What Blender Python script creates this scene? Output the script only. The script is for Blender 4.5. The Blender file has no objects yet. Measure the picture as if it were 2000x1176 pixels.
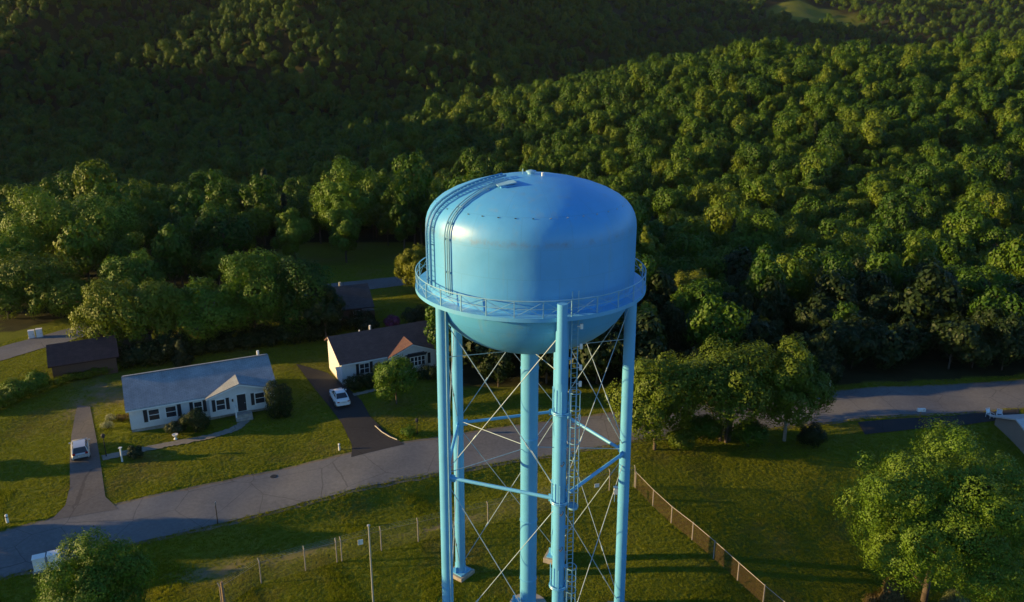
import bpy, math, random
import numpy as np
from mathutils import Vector, Matrix

R = math.radians
scene = bpy.context.scene
col = scene.collection
# ------------------------------------------------------------------ camera, light, exposure
CAMZ, PITCH, FPX = 43.0, R(17.9), 1600.0
cam_d = bpy.data.cameras.new("camera")
cam_d.sensor_width = 36.0
cam_d.lens = 36.0 * FPX / 2000.0
cam_d.clip_start, cam_d.clip_end = 0.5, 8000.0
cam = bpy.data.objects.new("camera", cam_d)
col.objects.link(cam)
cam.location = (0, 0, CAMZ)
cam.rotation_euler = (R(90) - PITCH, 0, 0)
scene.camera = cam

SUN_EL, SUN_AZ = R(10.5), R(-93.0)          # azimuth clockwise from +Y: the sun stands to the left
world = bpy.data.worlds.new("World")
scene.world = world
world.use_nodes = True
wn = world.node_tree
bg = wn.nodes["Background"]
sky = wn.nodes.new("ShaderNodeTexSky")
sky.sky_type = 'NISHITA'
sky.sun_disc = False
sky.sun_elevation = SUN_EL
sky.sun_rotation = SUN_AZ
sky.altitude = 300
sky.air_density = 1.0
sky.dust_density = 0.2
sky.ozone_density = 5.0
wn.links.new(sky.outputs[0], bg.inputs[0])
bg.inputs[1].default_value = 0.12
sun_d = bpy.data.lights.new("sun", 'SUN')
sun_d.energy = 5.0
sun_d.angle = R(0.5)
sun_d.color = (1.0, 0.68, 0.26)
sun = bpy.data.objects.new("sun", sun_d)
col.objects.link(sun)
sdir = Vector((math.sin(SUN_AZ) * math.cos(SUN_EL), math.cos(SUN_AZ) * math.cos(SUN_EL), math.sin(SUN_EL)))
sun.rotation_euler = sdir.to_track_quat('Z', 'Y').to_euler()
sun.location = (-200, 0, 120)
scene.view_settings.view_transform = 'Standard'
scene.view_settings.look = 'None'
scene.view_settings.exposure = 0.88
scene.view_settings.gamma = 1.0
scene.cycles.max_bounces = 5
scene.cycles.diffuse_bounces = 2
scene.cycles.transmission_bounces = 2
scene.cycles.transparent_max_bounces = 12
scene.cycles.volume_bounces = 0
scene.cycles.use_denoising = True

# ------------------------------------------------------------------ small helpers
def G(px, py, z=0.0):
    """ground point seen at a place in the 2000 x 1176 photograph"""
    a, b = (px - 1000) / FPX, (588 - py) / FPX
    d = (a, math.cos(PITCH) + b * math.sin(PITCH), -math.sin(PITCH) + b * math.cos(PITCH))
    t = (z - CAMZ) / d[2]
    return Vector((d[0] * t, d[1] * t, z))

def tag(o, label=None, cat=None, group=None, kind=None):
    if label: o["label"] = label
    if cat: o["category"] = cat
    if group: o["group"] = group
    if kind: o["kind"] = kind
    return o

def empty(name, loc=(0, 0, 0), rz=0.0):
    o = bpy.data.objects.new(name, None)
    o.empty_display_size = 0.2
    col.objects.link(o)
    o.location = loc
    o.rotation_euler = (0, 0, rz)
    return o

def copy_tree(o, parent=None):
    c = o.copy()
    col.objects.link(c)
    c.parent = parent
    for ch in list(o.children):
        copy_tree(ch, c)
    return c

class MB:
    def __init__(self):
        self.v, self.f, self.m = [], [], []
    def add(self, vs, fs, mi=0):
        n = len(self.v)
        self.v += [tuple(p) for p in vs]
        self.f += [tuple(i + n for i in f) for f in fs]
        self.m += [mi] * len(fs)
        return self
    def box(self, c, s, rz=0.0, mi=0, rot=None):
        x, y, z = s[0] / 2, s[1] / 2, s[2] / 2
        M = rot if rot is not None else Matrix.Rotation(rz, 3, 'Z')
        P = [Vector(c) + M @ Vector(p) for p in ((-x,-y,-z),(x,-y,-z),(x,y,-z),(-x,y,-z),(-x,-y,z),(x,-y,z),(x,y,z),(-x,y,z))]
        return self.add(P, [(0,3,2,1),(4,5,6,7),(0,1,5,4),(1,2,6,5),(2,3,7,6),(3,0,4,7)], mi)
    def tube(self, pts, r, n=8, mi=0, cap=True):
        pts = [Vector(p) for p in pts]
        rs = r if isinstance(r, (list, tuple)) else [r] * len(pts)
        vs, fs = [], []
        up = None
        for i, p in enumerate(pts):
            t = (pts[min(i + 1, len(pts) - 1)] - pts[max(i - 1, 0)]).normalized()
            if up is None:
                up = Vector((0, 0, 1)) if abs(t.z) < 0.9 else Vector((1, 0, 0))
            a = t.cross(up).normalized(); b = a.cross(t).normalized(); up = b
            for k in range(n):
                w = 2 * math.pi * k / n
                vs.append(p + (a * math.cos(w) + b * math.sin(w)) * rs[i])
        for i in range(len(pts) - 1):
            for k in range(n):
                fs.append((i*n+k, i*n+(k+1) % n, (i+1)*n+(k+1) % n, (i+1)*n+k))
        if cap:
            fs.append(tuple(range(n))[::-1]); fs.append(tuple((len(pts)-1)*n+k for k in range(n)))
        return self.add(vs, fs, mi)
    def lathe(self, prof, n=96, c=(0, 0, 0), mi=0):
        vs, fs = [], []
        for r, z in prof:
            for k in range(n):
                w = 2 * math.pi * k / n
                vs.append((c[0] + r * math.cos(w), c[1] + r * math.sin(w), c[2] + z))
        for i in range(len(prof) - 1):
            for k in range(n):
                fs.append((i*n+k, i*n+(k+1) % n, (i+1)*n+(k+1) % n, (i+1)*n+k))
        return self.add(vs, fs, mi)
    def prism(self, poly, axis_vec, mi=0):
        """closed polygon (list of 3-D points) pushed along a vector"""
        a = [Vector(p) for p in poly]; d = Vector(axis_vec); n = len(a)
        fs = [tuple(range(n))[::-1], tuple(range(n, 2 * n))]
        fs += [(i, (i + 1) % n, n + (i + 1) % n, n + i) for i in range(n)]
        return self.add(a + [p + d for p in a], fs, mi)
    def build(self, name, mat, parent=None, smooth=False, bevel=0.0, recalc=True):
        me = bpy.data.meshes.new(name)
        me.from_pydata(self.v, [], self.f)
        mats = mat if isinstance(mat, (list, tuple)) else [mat]
        for m in mats: me.materials.append(m)
        if len(mats) > 1: me.polygons.foreach_set("material_index", self.m)
        if recalc:
            import bmesh
            bm = bmesh.new(); bm.from_mesh(me)
            bmesh.ops.recalc_face_normals(bm, faces=bm.faces)
            if bevel:
                es = [e for e in bm.edges if len(e.link_faces) == 2 and e.calc_face_angle(0) > 0.6]
                bmesh.ops.bevel(bm, geom=es, offset=bevel, segments=2, affect='EDGES', profile=0.5)
            bm.to_mesh(me); bm.free()
        if smooth:
            me.polygons.foreach_set("use_smooth", [True] * len(me.polygons))
            try: me.set_sharp_from_angle(angle=R(smooth if smooth is not True else 40))
            except Exception: pass
        o = bpy.data.objects.new(name, me)
        col.objects.link(o)
        o.parent = parent
        return o

# ------------------------------------------------------------------ materials
def new_mat(name):
    m = bpy.data.materials.new(name); m.use_nodes = True
    nt = m.node_tree
    return m, nt, nt.nodes["Principled BSDF"]
def node(nt, typ, **kw):
    n = nt.nodes.new(typ)
    for k, v in kw.items():
        if hasattr(n, k): setattr(n, k, v)
        else: n.inputs[k].default_value = v
    return n
def noise(nt, coord, scale, detail=4, rough=0.55, vec_scale=None):
    if vec_scale:
        mp = node(nt, "ShaderNodeMapping"); mp.inputs["Scale"].default_value = vec_scale
        nt.links.new(coord, mp.inputs[0]); coord = mp.outputs[0]
    n = node(nt, "ShaderNodeTexNoise"); n.inputs["Scale"].default_value = scale
    n.inputs["Detail"].default_value = detail; n.inputs["Roughness"].default_value = rough
    nt.links.new(coord, n.inputs["Vector"])
    return n.outputs["Fac"]
def ramp(nt, fac, stops):
    r = node(nt, "ShaderNodeValToRGB")
    el = r.color_ramp.elements
    while len(el) < len(stops): el.new(0.5)
    for e, (p, c) in zip(el, stops):
        e.position = p; e.color = c if len(c) == 4 else (*c, 1)
    nt.links.new(fac, r.inputs[0])
    return r.outputs[0]
def mixc(nt, fac, a, b, blend='MIX'):
    m = node(nt, "ShaderNodeMix", data_type='RGBA', blend_type=blend)
    for s, v in ((0, fac), (6, a), (7, b)):
        if hasattr(v, "links") or hasattr(v, "is_linked"): nt.links.new(v, m.inputs[s])
        else: m.inputs[s].default_value = v if s == 0 else (*v, 1)[:4]
    return m.outputs[2]
def math_n(nt, op, a, b=None):
    m = node(nt, "ShaderNodeMath", operation=op)
    for i, v in enumerate((a, b)):
        if v is None: continue
        if hasattr(v, "is_linked"): nt.links.new(v, m.inputs[i])
        else: m.inputs[i].default_value = v
    return m.outputs[0]
def bump(nt, bsdf, h, strength=0.3, dist=0.05):
    b = node(nt, "ShaderNodeBump"); b.inputs["Strength"].default_value = strength; b.inputs["Distance"].default_value = dist
    nt.links.new(h, b.inputs["Height"]); nt.links.new(b.outputs[0], bsdf.inputs["Normal"])

def plain(name, c, rough=0.6, metal=0.0, var=0.12, scale=3.0, spec=0.4):
    m, nt, b = new_mat(name)
    tc = node(nt, "ShaderNodeTexCoord")
    f = noise(nt, tc.outputs["Object"], scale)
    lo = tuple(x * (1 - var) for x in c); hi = tuple(min(1, x * (1 + var)) for x in c)
    nt.links.new(ramp(nt, f, [(0.3, lo), (0.7, hi)]), b.inputs["Base Color"])
    b.inputs["Roughness"].default_value = rough; b.inputs["Metallic"].default_value = metal
    b.inputs["Specular IOR Level"].default_value = spec
    return m

def paint_mat(name, c, rough=0.38, seam=None):
    m, nt, b = new_mat(name)
    tc = node(nt, "ShaderNodeTexCoord"); P = tc.outputs["Object"]
    f = noise(nt, P, 0.55, 5, 0.6)
    base = ramp(nt, f, [(0.3, tuple(x * 0.93 for x in c)), (0.7, tuple(min(1, x * 1.05) for x in c))])
    st = noise(nt, P, 1.6, 4, 0.6, (1, 1, 0.06))                 # long run-off streaks
    if seam:                                                      # rolled plates: faint tone steps and weld lines
        sp = node(nt, "ShaderNodeSeparateXYZ"); nt.links.new(P, sp.inputs[0])
        ang = math_n(nt, 'MULTIPLY', math_n(nt, 'ARCTAN2', sp.outputs[1], sp.outputs[0]), 14 / (2 * math.pi))
        zz_ = math_n(nt, 'MULTIPLY', math_n(nt, 'SUBTRACT', sp.outputs[2], 27.3), 0.55)
        row = math_n(nt, 'FLOOR', zz_); an2 = math_n(nt, 'ADD', ang, math_n(nt, 'MULTIPLY', row, 0.37))
        wnz = node(nt, "ShaderNodeTexWhiteNoise", noise_dimensions='2D'); cb_ = node(nt, "ShaderNodeCombineXYZ")
        nt.links.new(math_n(nt, 'FLOOR', an2), cb_.inputs[0]); nt.links.new(row, cb_.inputs[1]); nt.links.new(cb_.outputs[0], wnz.inputs["Vector"])
        base = mixc(nt, math_n(nt, 'MULTIPLY', wnz.outputs["Value"], 0.16), base, (0.14, 0.40, 0.62))
        ln = math_n(nt, 'MAXIMUM', math_n(nt, 'LESS_THAN', math_n(nt, 'FRACT', an2), 0.018), math_n(nt, 'LESS_THAN', math_n(nt, 'FRACT', zz_), 0.03))
        base = mixc(nt, math_n(nt, 'MULTIPLY', ln, 0.11), base, (0.06, 0.14, 0.22))
    base = mixc(nt, math_n(nt, 'MULTIPLY', ramp(nt, st, [(0.55, (0, 0, 0)), (0.8, (1, 1, 1))]), 0.3), base, (0.26, 0.34, 0.36))
    if seam:
        z = node(nt, "ShaderNodeSeparateXYZ"); nt.links.new(P, z.inputs[0])
        for zz, wdt, amt in seam:
            wob = math_n(nt, 'MULTIPLY', math_n(nt, 'SUBTRACT', noise(nt, P, 1.3, 3), 0.5), 0.22)
            d = math_n(nt, 'ABSOLUTE', math_n(nt, 'ADD', math_n(nt, 'SUBTRACT', z.outputs[2], zz), wob))
            band = math_n(nt, 'SUBTRACT', 1.0, math_n(nt, 'MINIMUM', math_n(nt, 'DIVIDE', d, wdt), 1.0))
            pat = ramp(nt, noise(nt, P, 1.1, 6, 0.7), [(0.46, (0, 0, 0)), (0.66, (1, 1, 1))])
            k = math_n(nt, 'MULTIPLY', math_n(nt, 'MULTIPLY', band, pat), amt)
            base = mixc(nt, k, base, (0.17, 0.13, 0.12))
    nt.links.new(base, b.inputs["Base Color"])
    b.inputs["Roughness"].default_value = rough
    b.inputs["Specular IOR Level"].default_value = 0.7
    bump(nt, b, noise(nt, P, 0.8, 3), 0.10, 0.2)
    return m

def siding_mat(name, c):
    m, nt, b = new_mat(name)
    tc = node(nt, "ShaderNodeTexCoord"); P = tc.outputs["Object"]
    sp = node(nt, "ShaderNodeSeparateXYZ"); nt.links.new(P, sp.inputs[0])
    saw = math_n(nt, 'FRACT', math_n(nt, 'MULTIPLY', sp.outputs[2], 6.5))
    f = noise(nt, P, 1.5)
    base = ramp(nt, f, [(0.3, tuple(x * 0.9 for x in c)), (0.7, c)])
    base = mixc(nt, math_n(nt, 'MULTIPLY', math_n(nt, 'LESS_THAN', saw, 0.12), 0.35), base, tuple(x * 0.45 for x in c))
    nt.links.new(base, b.inputs["Base Color"]); b.inputs["Roughness"].default_value = 0.6
    bump(nt, b, saw, 0.5, 0.03)
    return m

def shingle_mat(name, c, c2):
    m, nt, b = new_mat(name)
    tc = node(nt, "ShaderNodeTexCoord"); P = tc.outputs["Object"]
    br = node(nt, "ShaderNodeTexBrick"); nt.links.new(P, br.inputs["Vector"])
    br.inputs["Color1"].default_value = (*c, 1); br.inputs["Color2"].default_value = (*c2, 1)
    br.inputs["Mortar"].default_value = (*[x * 0.55 for x in c], 1)
    br.inputs["Scale"].default_value = 1.0; br.inputs["Brick Width"].default_value = 0.5
    br.inputs["Row Height"].default_value = 0.2; br.inputs["Mortar Size"].default_value = 0.012
    f = noise(nt, P, 0.7, 5, 0.65)
    st = noise(nt, P, 1.2, 3, 0.6, (1, 0.12, 1))
    k = math_n(nt, 'ADD', math_n(nt, 'MULTIPLY', f, 0.7), math_n(nt, 'MULTIPLY', st, 0.5))
    base = mixc(nt, 1.0, br.outputs[0], ramp(nt, k, [(0.4, (0.72, 0.72, 0.72)), (0.8, (1.15, 1.15, 1.15))]), 'MULTIPLY')
    nt.links.new(base, b.inputs["Base Color"]); b.inputs["Roughness"].default_value = 0.85
    bump(nt, b, br.outputs["Fac"], 0.25, 0.02)
    return m

def road_mat(name, c, stain=0.3):
    m, nt, b = new_mat(name)
    g = node(nt, "ShaderNodeNewGeometry"); P = g.outputs["Position"]
    f1 = noise(nt, P, 0.12, 5, 0.6); f2 = noise(nt, P, 3.0, 5, 0.7)
    base = ramp(nt, f1, [(0.3, tuple(x * (1 - stain) for x in c)), (0.7, tuple(x * (1 + stain * 0.4) for x in c))])
    base = mixc(nt, 0.35, base, ramp(nt, f2, [(0.35, tuple(x * 0.6 for x in c)), (0.65, tuple(x * 1.3 for x in c))]))
    vo = node(nt, "ShaderNodeTexVoronoi", feature='DISTANCE_TO_EDGE'); vo.inputs["Scale"].default_value = 0.16
    wob = node(nt, "ShaderNodeTexNoise"); wob.inputs["Scale"].default_value = 0.4; nt.links.new(P, wob.inputs["Vector"])
    vm = mixc(nt, 0.35, P, wob.outputs["Color"], 'ADD')
    nt.links.new(vm, vo.inputs["Vector"])
    crack = math_n(nt, 'LESS_THAN', vo.outputs["Distance"], 0.006)
    base = mixc(nt, math_n(nt, 'MULTIPLY', crack, 0.5), base, tuple(x * 0.35 for x in c))
    nt.links.new(base, b.inputs["Base Color"]); b.inputs["Roughness"].default_value = 0.85
    b.inputs["Specular IOR Level"].default_value = 0.25
    bump(nt, b, f2, 0.2, 0.02)
    return m

def leaf_mat(name, ca, cb, cc=None, transl=0.22):
    m, nt, b = new_mat(name)
    oi = node(nt, "ShaderNodeObjectInfo")
    at = node(nt, "ShaderNodeAttribute", attribute_name="tint")
    k = math_n(nt, 'ADD', math_n(nt, 'MULTIPLY', oi.outputs["Random"], 0.62), math_n(nt, 'MULTIPLY', at.outputs["Fac"], 0.38))
    c = ramp(nt, k, [(0.1, ca), (0.55, cb), (0.92, cc or cb)])
    nt.links.new(c, b.inputs["Base Color"]); b.inputs["Roughness"].default_value = 0.55
    b.inputs["Specular IOR Level"].default_value = 0.25
    tr = node(nt, "ShaderNodeBsdfTranslucent")
    c2 = mixc(nt, 1.0, c, (1.25, 1.2, 0.5), 'MULTIPLY'); nt.links.new(c2, tr.inputs["Color"])
    mx = node(nt, "ShaderNodeMixShader"); mx.inputs[0].default_value = transl
    nt.links.new(b.outputs[0], mx.inputs[1]); nt.links.new(tr.outputs[0], mx.inputs[2])
    nt.links.new(mx.outputs[0], nt.nodes["Material Output"].inputs["Surface"])
    return m

PAINT = (0.085, 0.385, 0.76)
M = dict(
    tank=paint_mat("tank_paint", PAINT, 0.43, seam=[(31.3, 0.34, 0.5), (27.35, 0.2, 0.35), (22.6, 0.5, 0.3)]),
    steel=paint_mat("tower_paint", (0.12, 0.43, 0.74), 0.42),
    rail=plain("rail_paint", (0.22, 0.45, 0.60), 0.4, 0.0, 0.1, 2.0),
    rod=plain("rod_paint", (0.36, 0.48, 0.55), 0.45),
    galv=plain("galvanised", (0.52, 0.53, 0.53), 0.45, 0.6),
    dull=plain("dull_steel", (0.33, 0.30, 0.27), 0.6, 0.3),
    ladder=paint_mat("ladder_paint", (0.05, 0.24, 0.50), 0.45),
    concrete=plain("concrete", (0.34, 0.31, 0.27), 0.9, 0, 0.25, 2.5),
    white=plain("white_trim", (0.78, 0.78, 0.76), 0.5, 0, 0.05),
    siding=siding_mat("white_siding", (0.74, 0.75, 0.76)),
    siding_b=siding_mat("brown_siding", (0.10, 0.065, 0.05)),
    siding_c=siding_mat("tan_siding", (0.24, 0.2, 0.17)),
    roof_grey=shingle_mat("grey_shingle", (0.27, 0.30, 0.32), (0.31, 0.335, 0.35)),
    roof_red=shingle_mat("russet_shingle", (0.13, 0.062, 0.05), (0.17, 0.085, 0.066)),
    roof_dark=shingle_mat("charcoal_shingle", (0.05, 0.05, 0.055), (0.075, 0.072, 0.075)),
    roof_brown=shingle_mat("brown_shingle", (0.085, 0.038, 0.03), (0.11, 0.05, 0.04)),
    roof_pale=plain("pale_metal_roof", (0.5, 0.5, 0.5), 0.4, 0.2),
    shutter=plain("dark_shutter", (0.018, 0.022, 0.03), 0.5),
    glass=plain("window_glass", (0.03, 0.035, 0.045), 0.08, 0, 0.1, 1.0, 0.7),
    asphalt=road_mat("road_asphalt", (0.150, 0.152, 0.158)),
    driveway=road_mat("driveway_asphalt", (0.125, 0.118, 0.115)),
    black_drive=road_mat("dark_asphalt", (0.035, 0.034, 0.036)),
    gravel=road_mat("verge_gravel", (0.17, 0.145, 0.105), 0.45),
    path=road_mat("path_concrete", (0.26, 0.24, 0.20)),
    carw=plain("car_white", (0.78, 0.79, 0.80), 0.22, 0.0, 0.02, 1, 0.6),
    cars=plain("car_silver", (0.58, 0.58, 0.59), 0.25, 0.4, 0.02, 1, 0.6),
    tyre=plain("tyre_rubber", (0.015, 0.015, 0.016), 0.8),
    rim=plain("alloy", (0.4, 0.4, 0.42), 0.3, 0.8),
    tail=plain("tail_lens", (0.28, 0.01, 0.01), 0.2),
    lens=plain("head_lens", (0.7, 0.7, 0.68), 0.15),
    blackp=plain("black_plastic", (0.02, 0.02, 0.022), 0.5),
    bark=plain("bark", (0.085, 0.065, 0.048), 0.9, 0, 0.35, 6),
    bark_pale=plain("pale_bark", (0.30, 0.27, 0.23), 0.9, 0, 0.3, 5),
    wood=plain("weathered_wood", (0.26, 0.17, 0.11), 0.85, 0, 0.3, 4),
    soil=plain("mulch", (0.05, 0.034, 0.024), 0.95, 0, 0.3, 5),
    stone=plain("pale_stone", (0.42, 0.39, 0.33), 0.9, 0, 0.2, 3),
    iron=plain("cast_iron", (0.035, 0.035, 0.035), 0.6, 0.5),
    bluebox=plain("blue_enamel", (0.14, 0.3, 0.5), 0.4),
)
L = dict(
    woods=leaf_mat("woods_leaves", (0.020, 0.062, 0.005), (0.058, 0.128, 0.006), (0.128, 0.172, 0.009)),
    near=leaf_mat("maple_leaves", (0.062, 0.130, 0.009), (0.092, 0.175, 0.012), (0.128, 0.200, 0.016)),
    olive=leaf_mat("olive_leaves", (0.074, 0.122, 0.008), (0.104, 0.155, 0.010), (0.140, 0.180, 0.013)),
    gold=leaf_mat("gold_leaves", (0.13, 0.16, 0.008), (0.17, 0.19, 0.010), (0.20, 0.21, 0.012)),
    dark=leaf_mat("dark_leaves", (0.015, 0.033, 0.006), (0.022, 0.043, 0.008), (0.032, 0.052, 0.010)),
    fir=leaf_mat("conifer_leaves", (0.020, 0.038, 0.016), (0.030, 0.052, 0.020), (0.040, 0.060, 0.022)),
    pale=leaf_mat("pale_leaves", (0.16, 0.20, 0.09), (0.22, 0.25, 0.13), (0.30, 0.32, 0.2)),
    russet=leaf_mat("russet_leaves", (0.10, 0.075, 0.03), (0.13, 0.095, 0.035), (0.15, 0.12, 0.04)),
    bloom=leaf_mat("pink_blooms", (0.05, 0.05, 0.03), (0.20, 0.05, 0.14), (0.34, 0.10, 0.26)),
)

# ------------------------------------------------------------------ terrain
def sst(a, b, x):
    t = np.clip((x - a) / (b - a), 0, 1); return t * t * (3 - 2 * t)
def _wave(x, y, L_, seed):
    r = np.random.RandomState(seed); s = 0
    for k in range(5):
        a = r.uniform(0, 2 * np.pi); l = L_ * r.uniform(0.6, 1.5); ph = r.uniform(0, 6.28)
        s = s + np.sin((x * np.cos(a) + y * np.sin(a)) * 2 * np.pi / l + ph)
    return s / 2.6
def H(x, y):
    x = np.asarray(x, float); y = np.asarray(y, float)
    edge = 165 - 63 * sst(-12, 38, x)
    dmax = 25 - 14 * sst(-60, 70, x)
    span = 130 - 55 * sst(-20, 50, x)
    base = -dmax * sst(0, 1, (y - edge) / span)
    base = base - 0.155 * 4 * np.logaddexp(0, (np.minimum(x, 64) - 17) / 4.0) * sst(0, 1, (88 - y) / 24)
    crest = np.interp(x, [-210, -110, -80, -27, 27, 80, 121, 188, 270, 500], [-26, -22, -16, -4, 8, 19, 26, 24, 27, 40])
    yc = 430 + 10 * np.sin(x / 37.0)
    br = sst(185, 430, y + (430 - yc)) * (1 - sst(455, 640, y))
    ridge = base + (crest - base) * br
    sh = 330 * sst(-60, 170, x)
    back = np.interp(y - sh, [380, 440, 530, 800, 1000, 1400, 2400], [-60, -24, -12, 66, 112, 150, 170])
    back = back + sst(430, 560, y - sh) * (9 * _wave(x, y * 0.5, 190, 3) + 4 * _wave(x, y, 70, 5))
    for xc, A_ in ((-335, 34), (-150, 44), (90, 30)):          # spurs that run down the far hillside
        c_ = xc + 14 * np.sin(y / 60.0); dx = x - c_
        back = back + A_ * np.exp(-(dx / np.where(dx < 0, 95.0, 42.0)) ** 2) * sst(500, 640, y - sh * .6) * (1 - sst(900, 1100, y - sh * .6))
    h = np.logaddexp(ridge / 4.0, back / 4.0) * 4.0
    h = np.where(y < 250, ridge, h)
    # unseen hill added left of the view, shaped so its shadow fills the valley
    lh = np.interp(y, [235, 290, 370, 430, 475, 530, 600], [0, 108, 104, 90, 128, 112, 0]) * np.exp(-((x + 540 - 60 * sst(450, 380, y)) / 108.0) ** 2)
    h = h + lh
    rough = (0.15 * _wave(x, y, 23, 7) + 0.03 * _wave(x, y, 6, 8)) * sst(40, 60, y) * (1 - sst(130, 200, y)) + 1.3 * _wave(x, y, 48, 9) * sst(170, 260, y)
    # the bank below the near road: it falls away from the road edge, then rises again towards the fence
    dl = (line_y(ROAD, x) - y) * 0.9
    bank = -0.95 * (sst(3.9, 7.6, dl) - sst(8.4, 15.5, dl)) * sst(-52, -34, x) * sst(9, -1, x)
    return h + rough + bank
def hz(x, y): return float(H(x, y))

def grid_mesh(name, xs, ys, mat):
    X, Y = np.meshgrid(xs, ys); Z = H(X, Y)
    V = np.stack([X, Y, Z], -1).reshape(-1, 3)
    nx, ny = len(xs), len(ys)
    i = (np.arange(ny - 1)[:, None] * nx + np.arange(nx - 1)[None, :]).ravel()
    F = np.stack([i, i + 1, i + nx + 1, i + nx], -1)
    me = np_mesh(name, V, F)
    me.polygons.foreach_set("use_smooth", np.ones(len(F), bool))
    me.materials.append(mat)
    return me, X, Y
def np_mesh(name, V, F):
    me = bpy.data.meshes.new(name)
    n, k = F.shape
    me.vertices.add(len(V)); me.vertices.foreach_set("co", np.ascontiguousarray(V, np.float32).ravel())
    me.loops.add(n * k); me.loops.foreach_set("vertex_index", np.ascontiguousarray(F, np.int32).ravel())
    me.polygons.add(n); me.polygons.foreach_set("loop_start", np.arange(0, n * k, k, dtype=np.int32))
    me.update(calc_edges=True)
    return me

ROAD = [(-110, 26.0), (-70, 46.5), (-44.6, 61.2), (-30, 69.4), (-13.4, 77.4), (3, 83.2), (20, 88.0), (38.5, 91.4), (63.5, 95.0), (110, 100)]
FAR = [(-110, 68), (-85, 92), (-73, 108.6), (-66, 119.2), (-52, 131), (-33, 140.5), (-19, 146.5), (6, 153), (20, 155)]
def line_y(pl, x): return np.interp(x, [p[0] for p in pl], [p[1] for p in pl])

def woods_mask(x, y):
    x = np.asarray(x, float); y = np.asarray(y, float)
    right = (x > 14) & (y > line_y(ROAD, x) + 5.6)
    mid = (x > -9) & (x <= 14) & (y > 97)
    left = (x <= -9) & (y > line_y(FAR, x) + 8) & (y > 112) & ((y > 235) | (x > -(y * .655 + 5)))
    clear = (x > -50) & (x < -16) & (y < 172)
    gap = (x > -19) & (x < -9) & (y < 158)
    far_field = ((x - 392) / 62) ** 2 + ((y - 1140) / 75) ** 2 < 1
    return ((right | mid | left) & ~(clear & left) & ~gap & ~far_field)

m, nt, b = new_mat("ground_cover")
g = node(nt, "ShaderNodeNewGeometry"); P = g.outputs["Position"]
at = node(nt, "ShaderNodeAttribute", attribute_name="woods")
f1 = noise(nt, P, 0.045, 5, 0.6); f2 = noise(nt, P, 0.5, 6, 0.7); f3 = noise(nt, P, 6.0, 4, 0.7)
grass = ramp(nt, f1, [(0.3, (0.10, 0.13, 0.008)), (0.5, (0.14, 0.16, 0.010)), (0.7, (0.18, 0.18, 0.016))])
grass = mixc(nt, 0.45, grass, ramp(nt, f2, [(0.3, (0.08, 0.10, 0.008)), (0.55, (0.14, 0.16, 0.010)), (0.75, (0.17, 0.18, 0.03))]))
dry = ramp(nt, noise(nt, P, 0.11, 5, .65), [(0.52, (0, 0, 0)), (0.72, (1, 1, 1))])
grass = mixc(nt, math_n(nt, 'MULTIPLY', dry, .7), grass, (0.17, 0.125, 0.055))
grass = mixc(nt, 0.3, grass, ramp(nt, f3, [(0.35, (0.04, 0.06, 0.01)), (0.65, (0.15, 0.16, 0.03))]))
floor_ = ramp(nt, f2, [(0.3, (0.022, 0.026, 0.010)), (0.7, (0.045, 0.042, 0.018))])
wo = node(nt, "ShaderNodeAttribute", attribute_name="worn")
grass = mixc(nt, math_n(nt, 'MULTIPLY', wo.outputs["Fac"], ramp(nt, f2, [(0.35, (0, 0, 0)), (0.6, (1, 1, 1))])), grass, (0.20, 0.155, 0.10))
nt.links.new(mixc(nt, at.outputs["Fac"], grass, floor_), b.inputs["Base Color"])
b.inputs["Roughness"].default_value = 0.95; b.inputs["Specular IOR Level"].default_value = 0.1
bump(nt, b, f3, 0.8, 0.12)
M["ground"] = m

def spread(lo, hi, near_lo, near_hi, fine, coarse):
    a = list(np.arange(near_lo, near_hi, fine))
    s, x = fine, near_hi
    while x < hi: a.append(x); s = min(s * 1.12, coarse); x += s
    a.append(hi); s, x = fine, near_lo - fine; pre = []
    while x > lo: pre.append(x); s = min(s * 1.12, coarse); x -= s
    pre.append(lo)
    return np.array(pre[::-1] + a)
xs = spread(-2600, 2600, -75, 80, 1.0, 26)
ys = spread(-300, 3000, 35, 165, 1.0, 20)
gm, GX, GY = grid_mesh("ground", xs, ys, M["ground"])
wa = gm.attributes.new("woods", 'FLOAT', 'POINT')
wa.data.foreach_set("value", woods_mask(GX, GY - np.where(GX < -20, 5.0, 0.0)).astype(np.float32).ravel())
def worn_mask(x, y):
    m_ = 0
    for (a_, b_, rx_, ry_) in ((160, 795, 2.2, 4.0), (195, 765, 2.6, 5.0), (225, 772, 2.0, 3.0), (420, 1100, 3.5, 1.6), (590, 1068, 4.0, 1.2), (880, 1015, 5, 1.0)):
        q = G(a_, b_); u, v_ = x - q.x, y - q.y
        u, v_ = u * .9 + v_ * .43, -u * .43 + v_ * .9
        m_ = np.maximum(m_, np.exp(-(u / rx_) ** 2 - (v_ / ry_) ** 2))
    return m_
gm.attributes.new("worn", 'FLOAT', 'POINT').data.foreach_set("value", worn_mask(GX, GY).astype(np.float32).ravel())
ground = bpy.data.objects.new("ground", gm); col.objects.link(ground); ground["kind"] = "structure"

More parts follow.
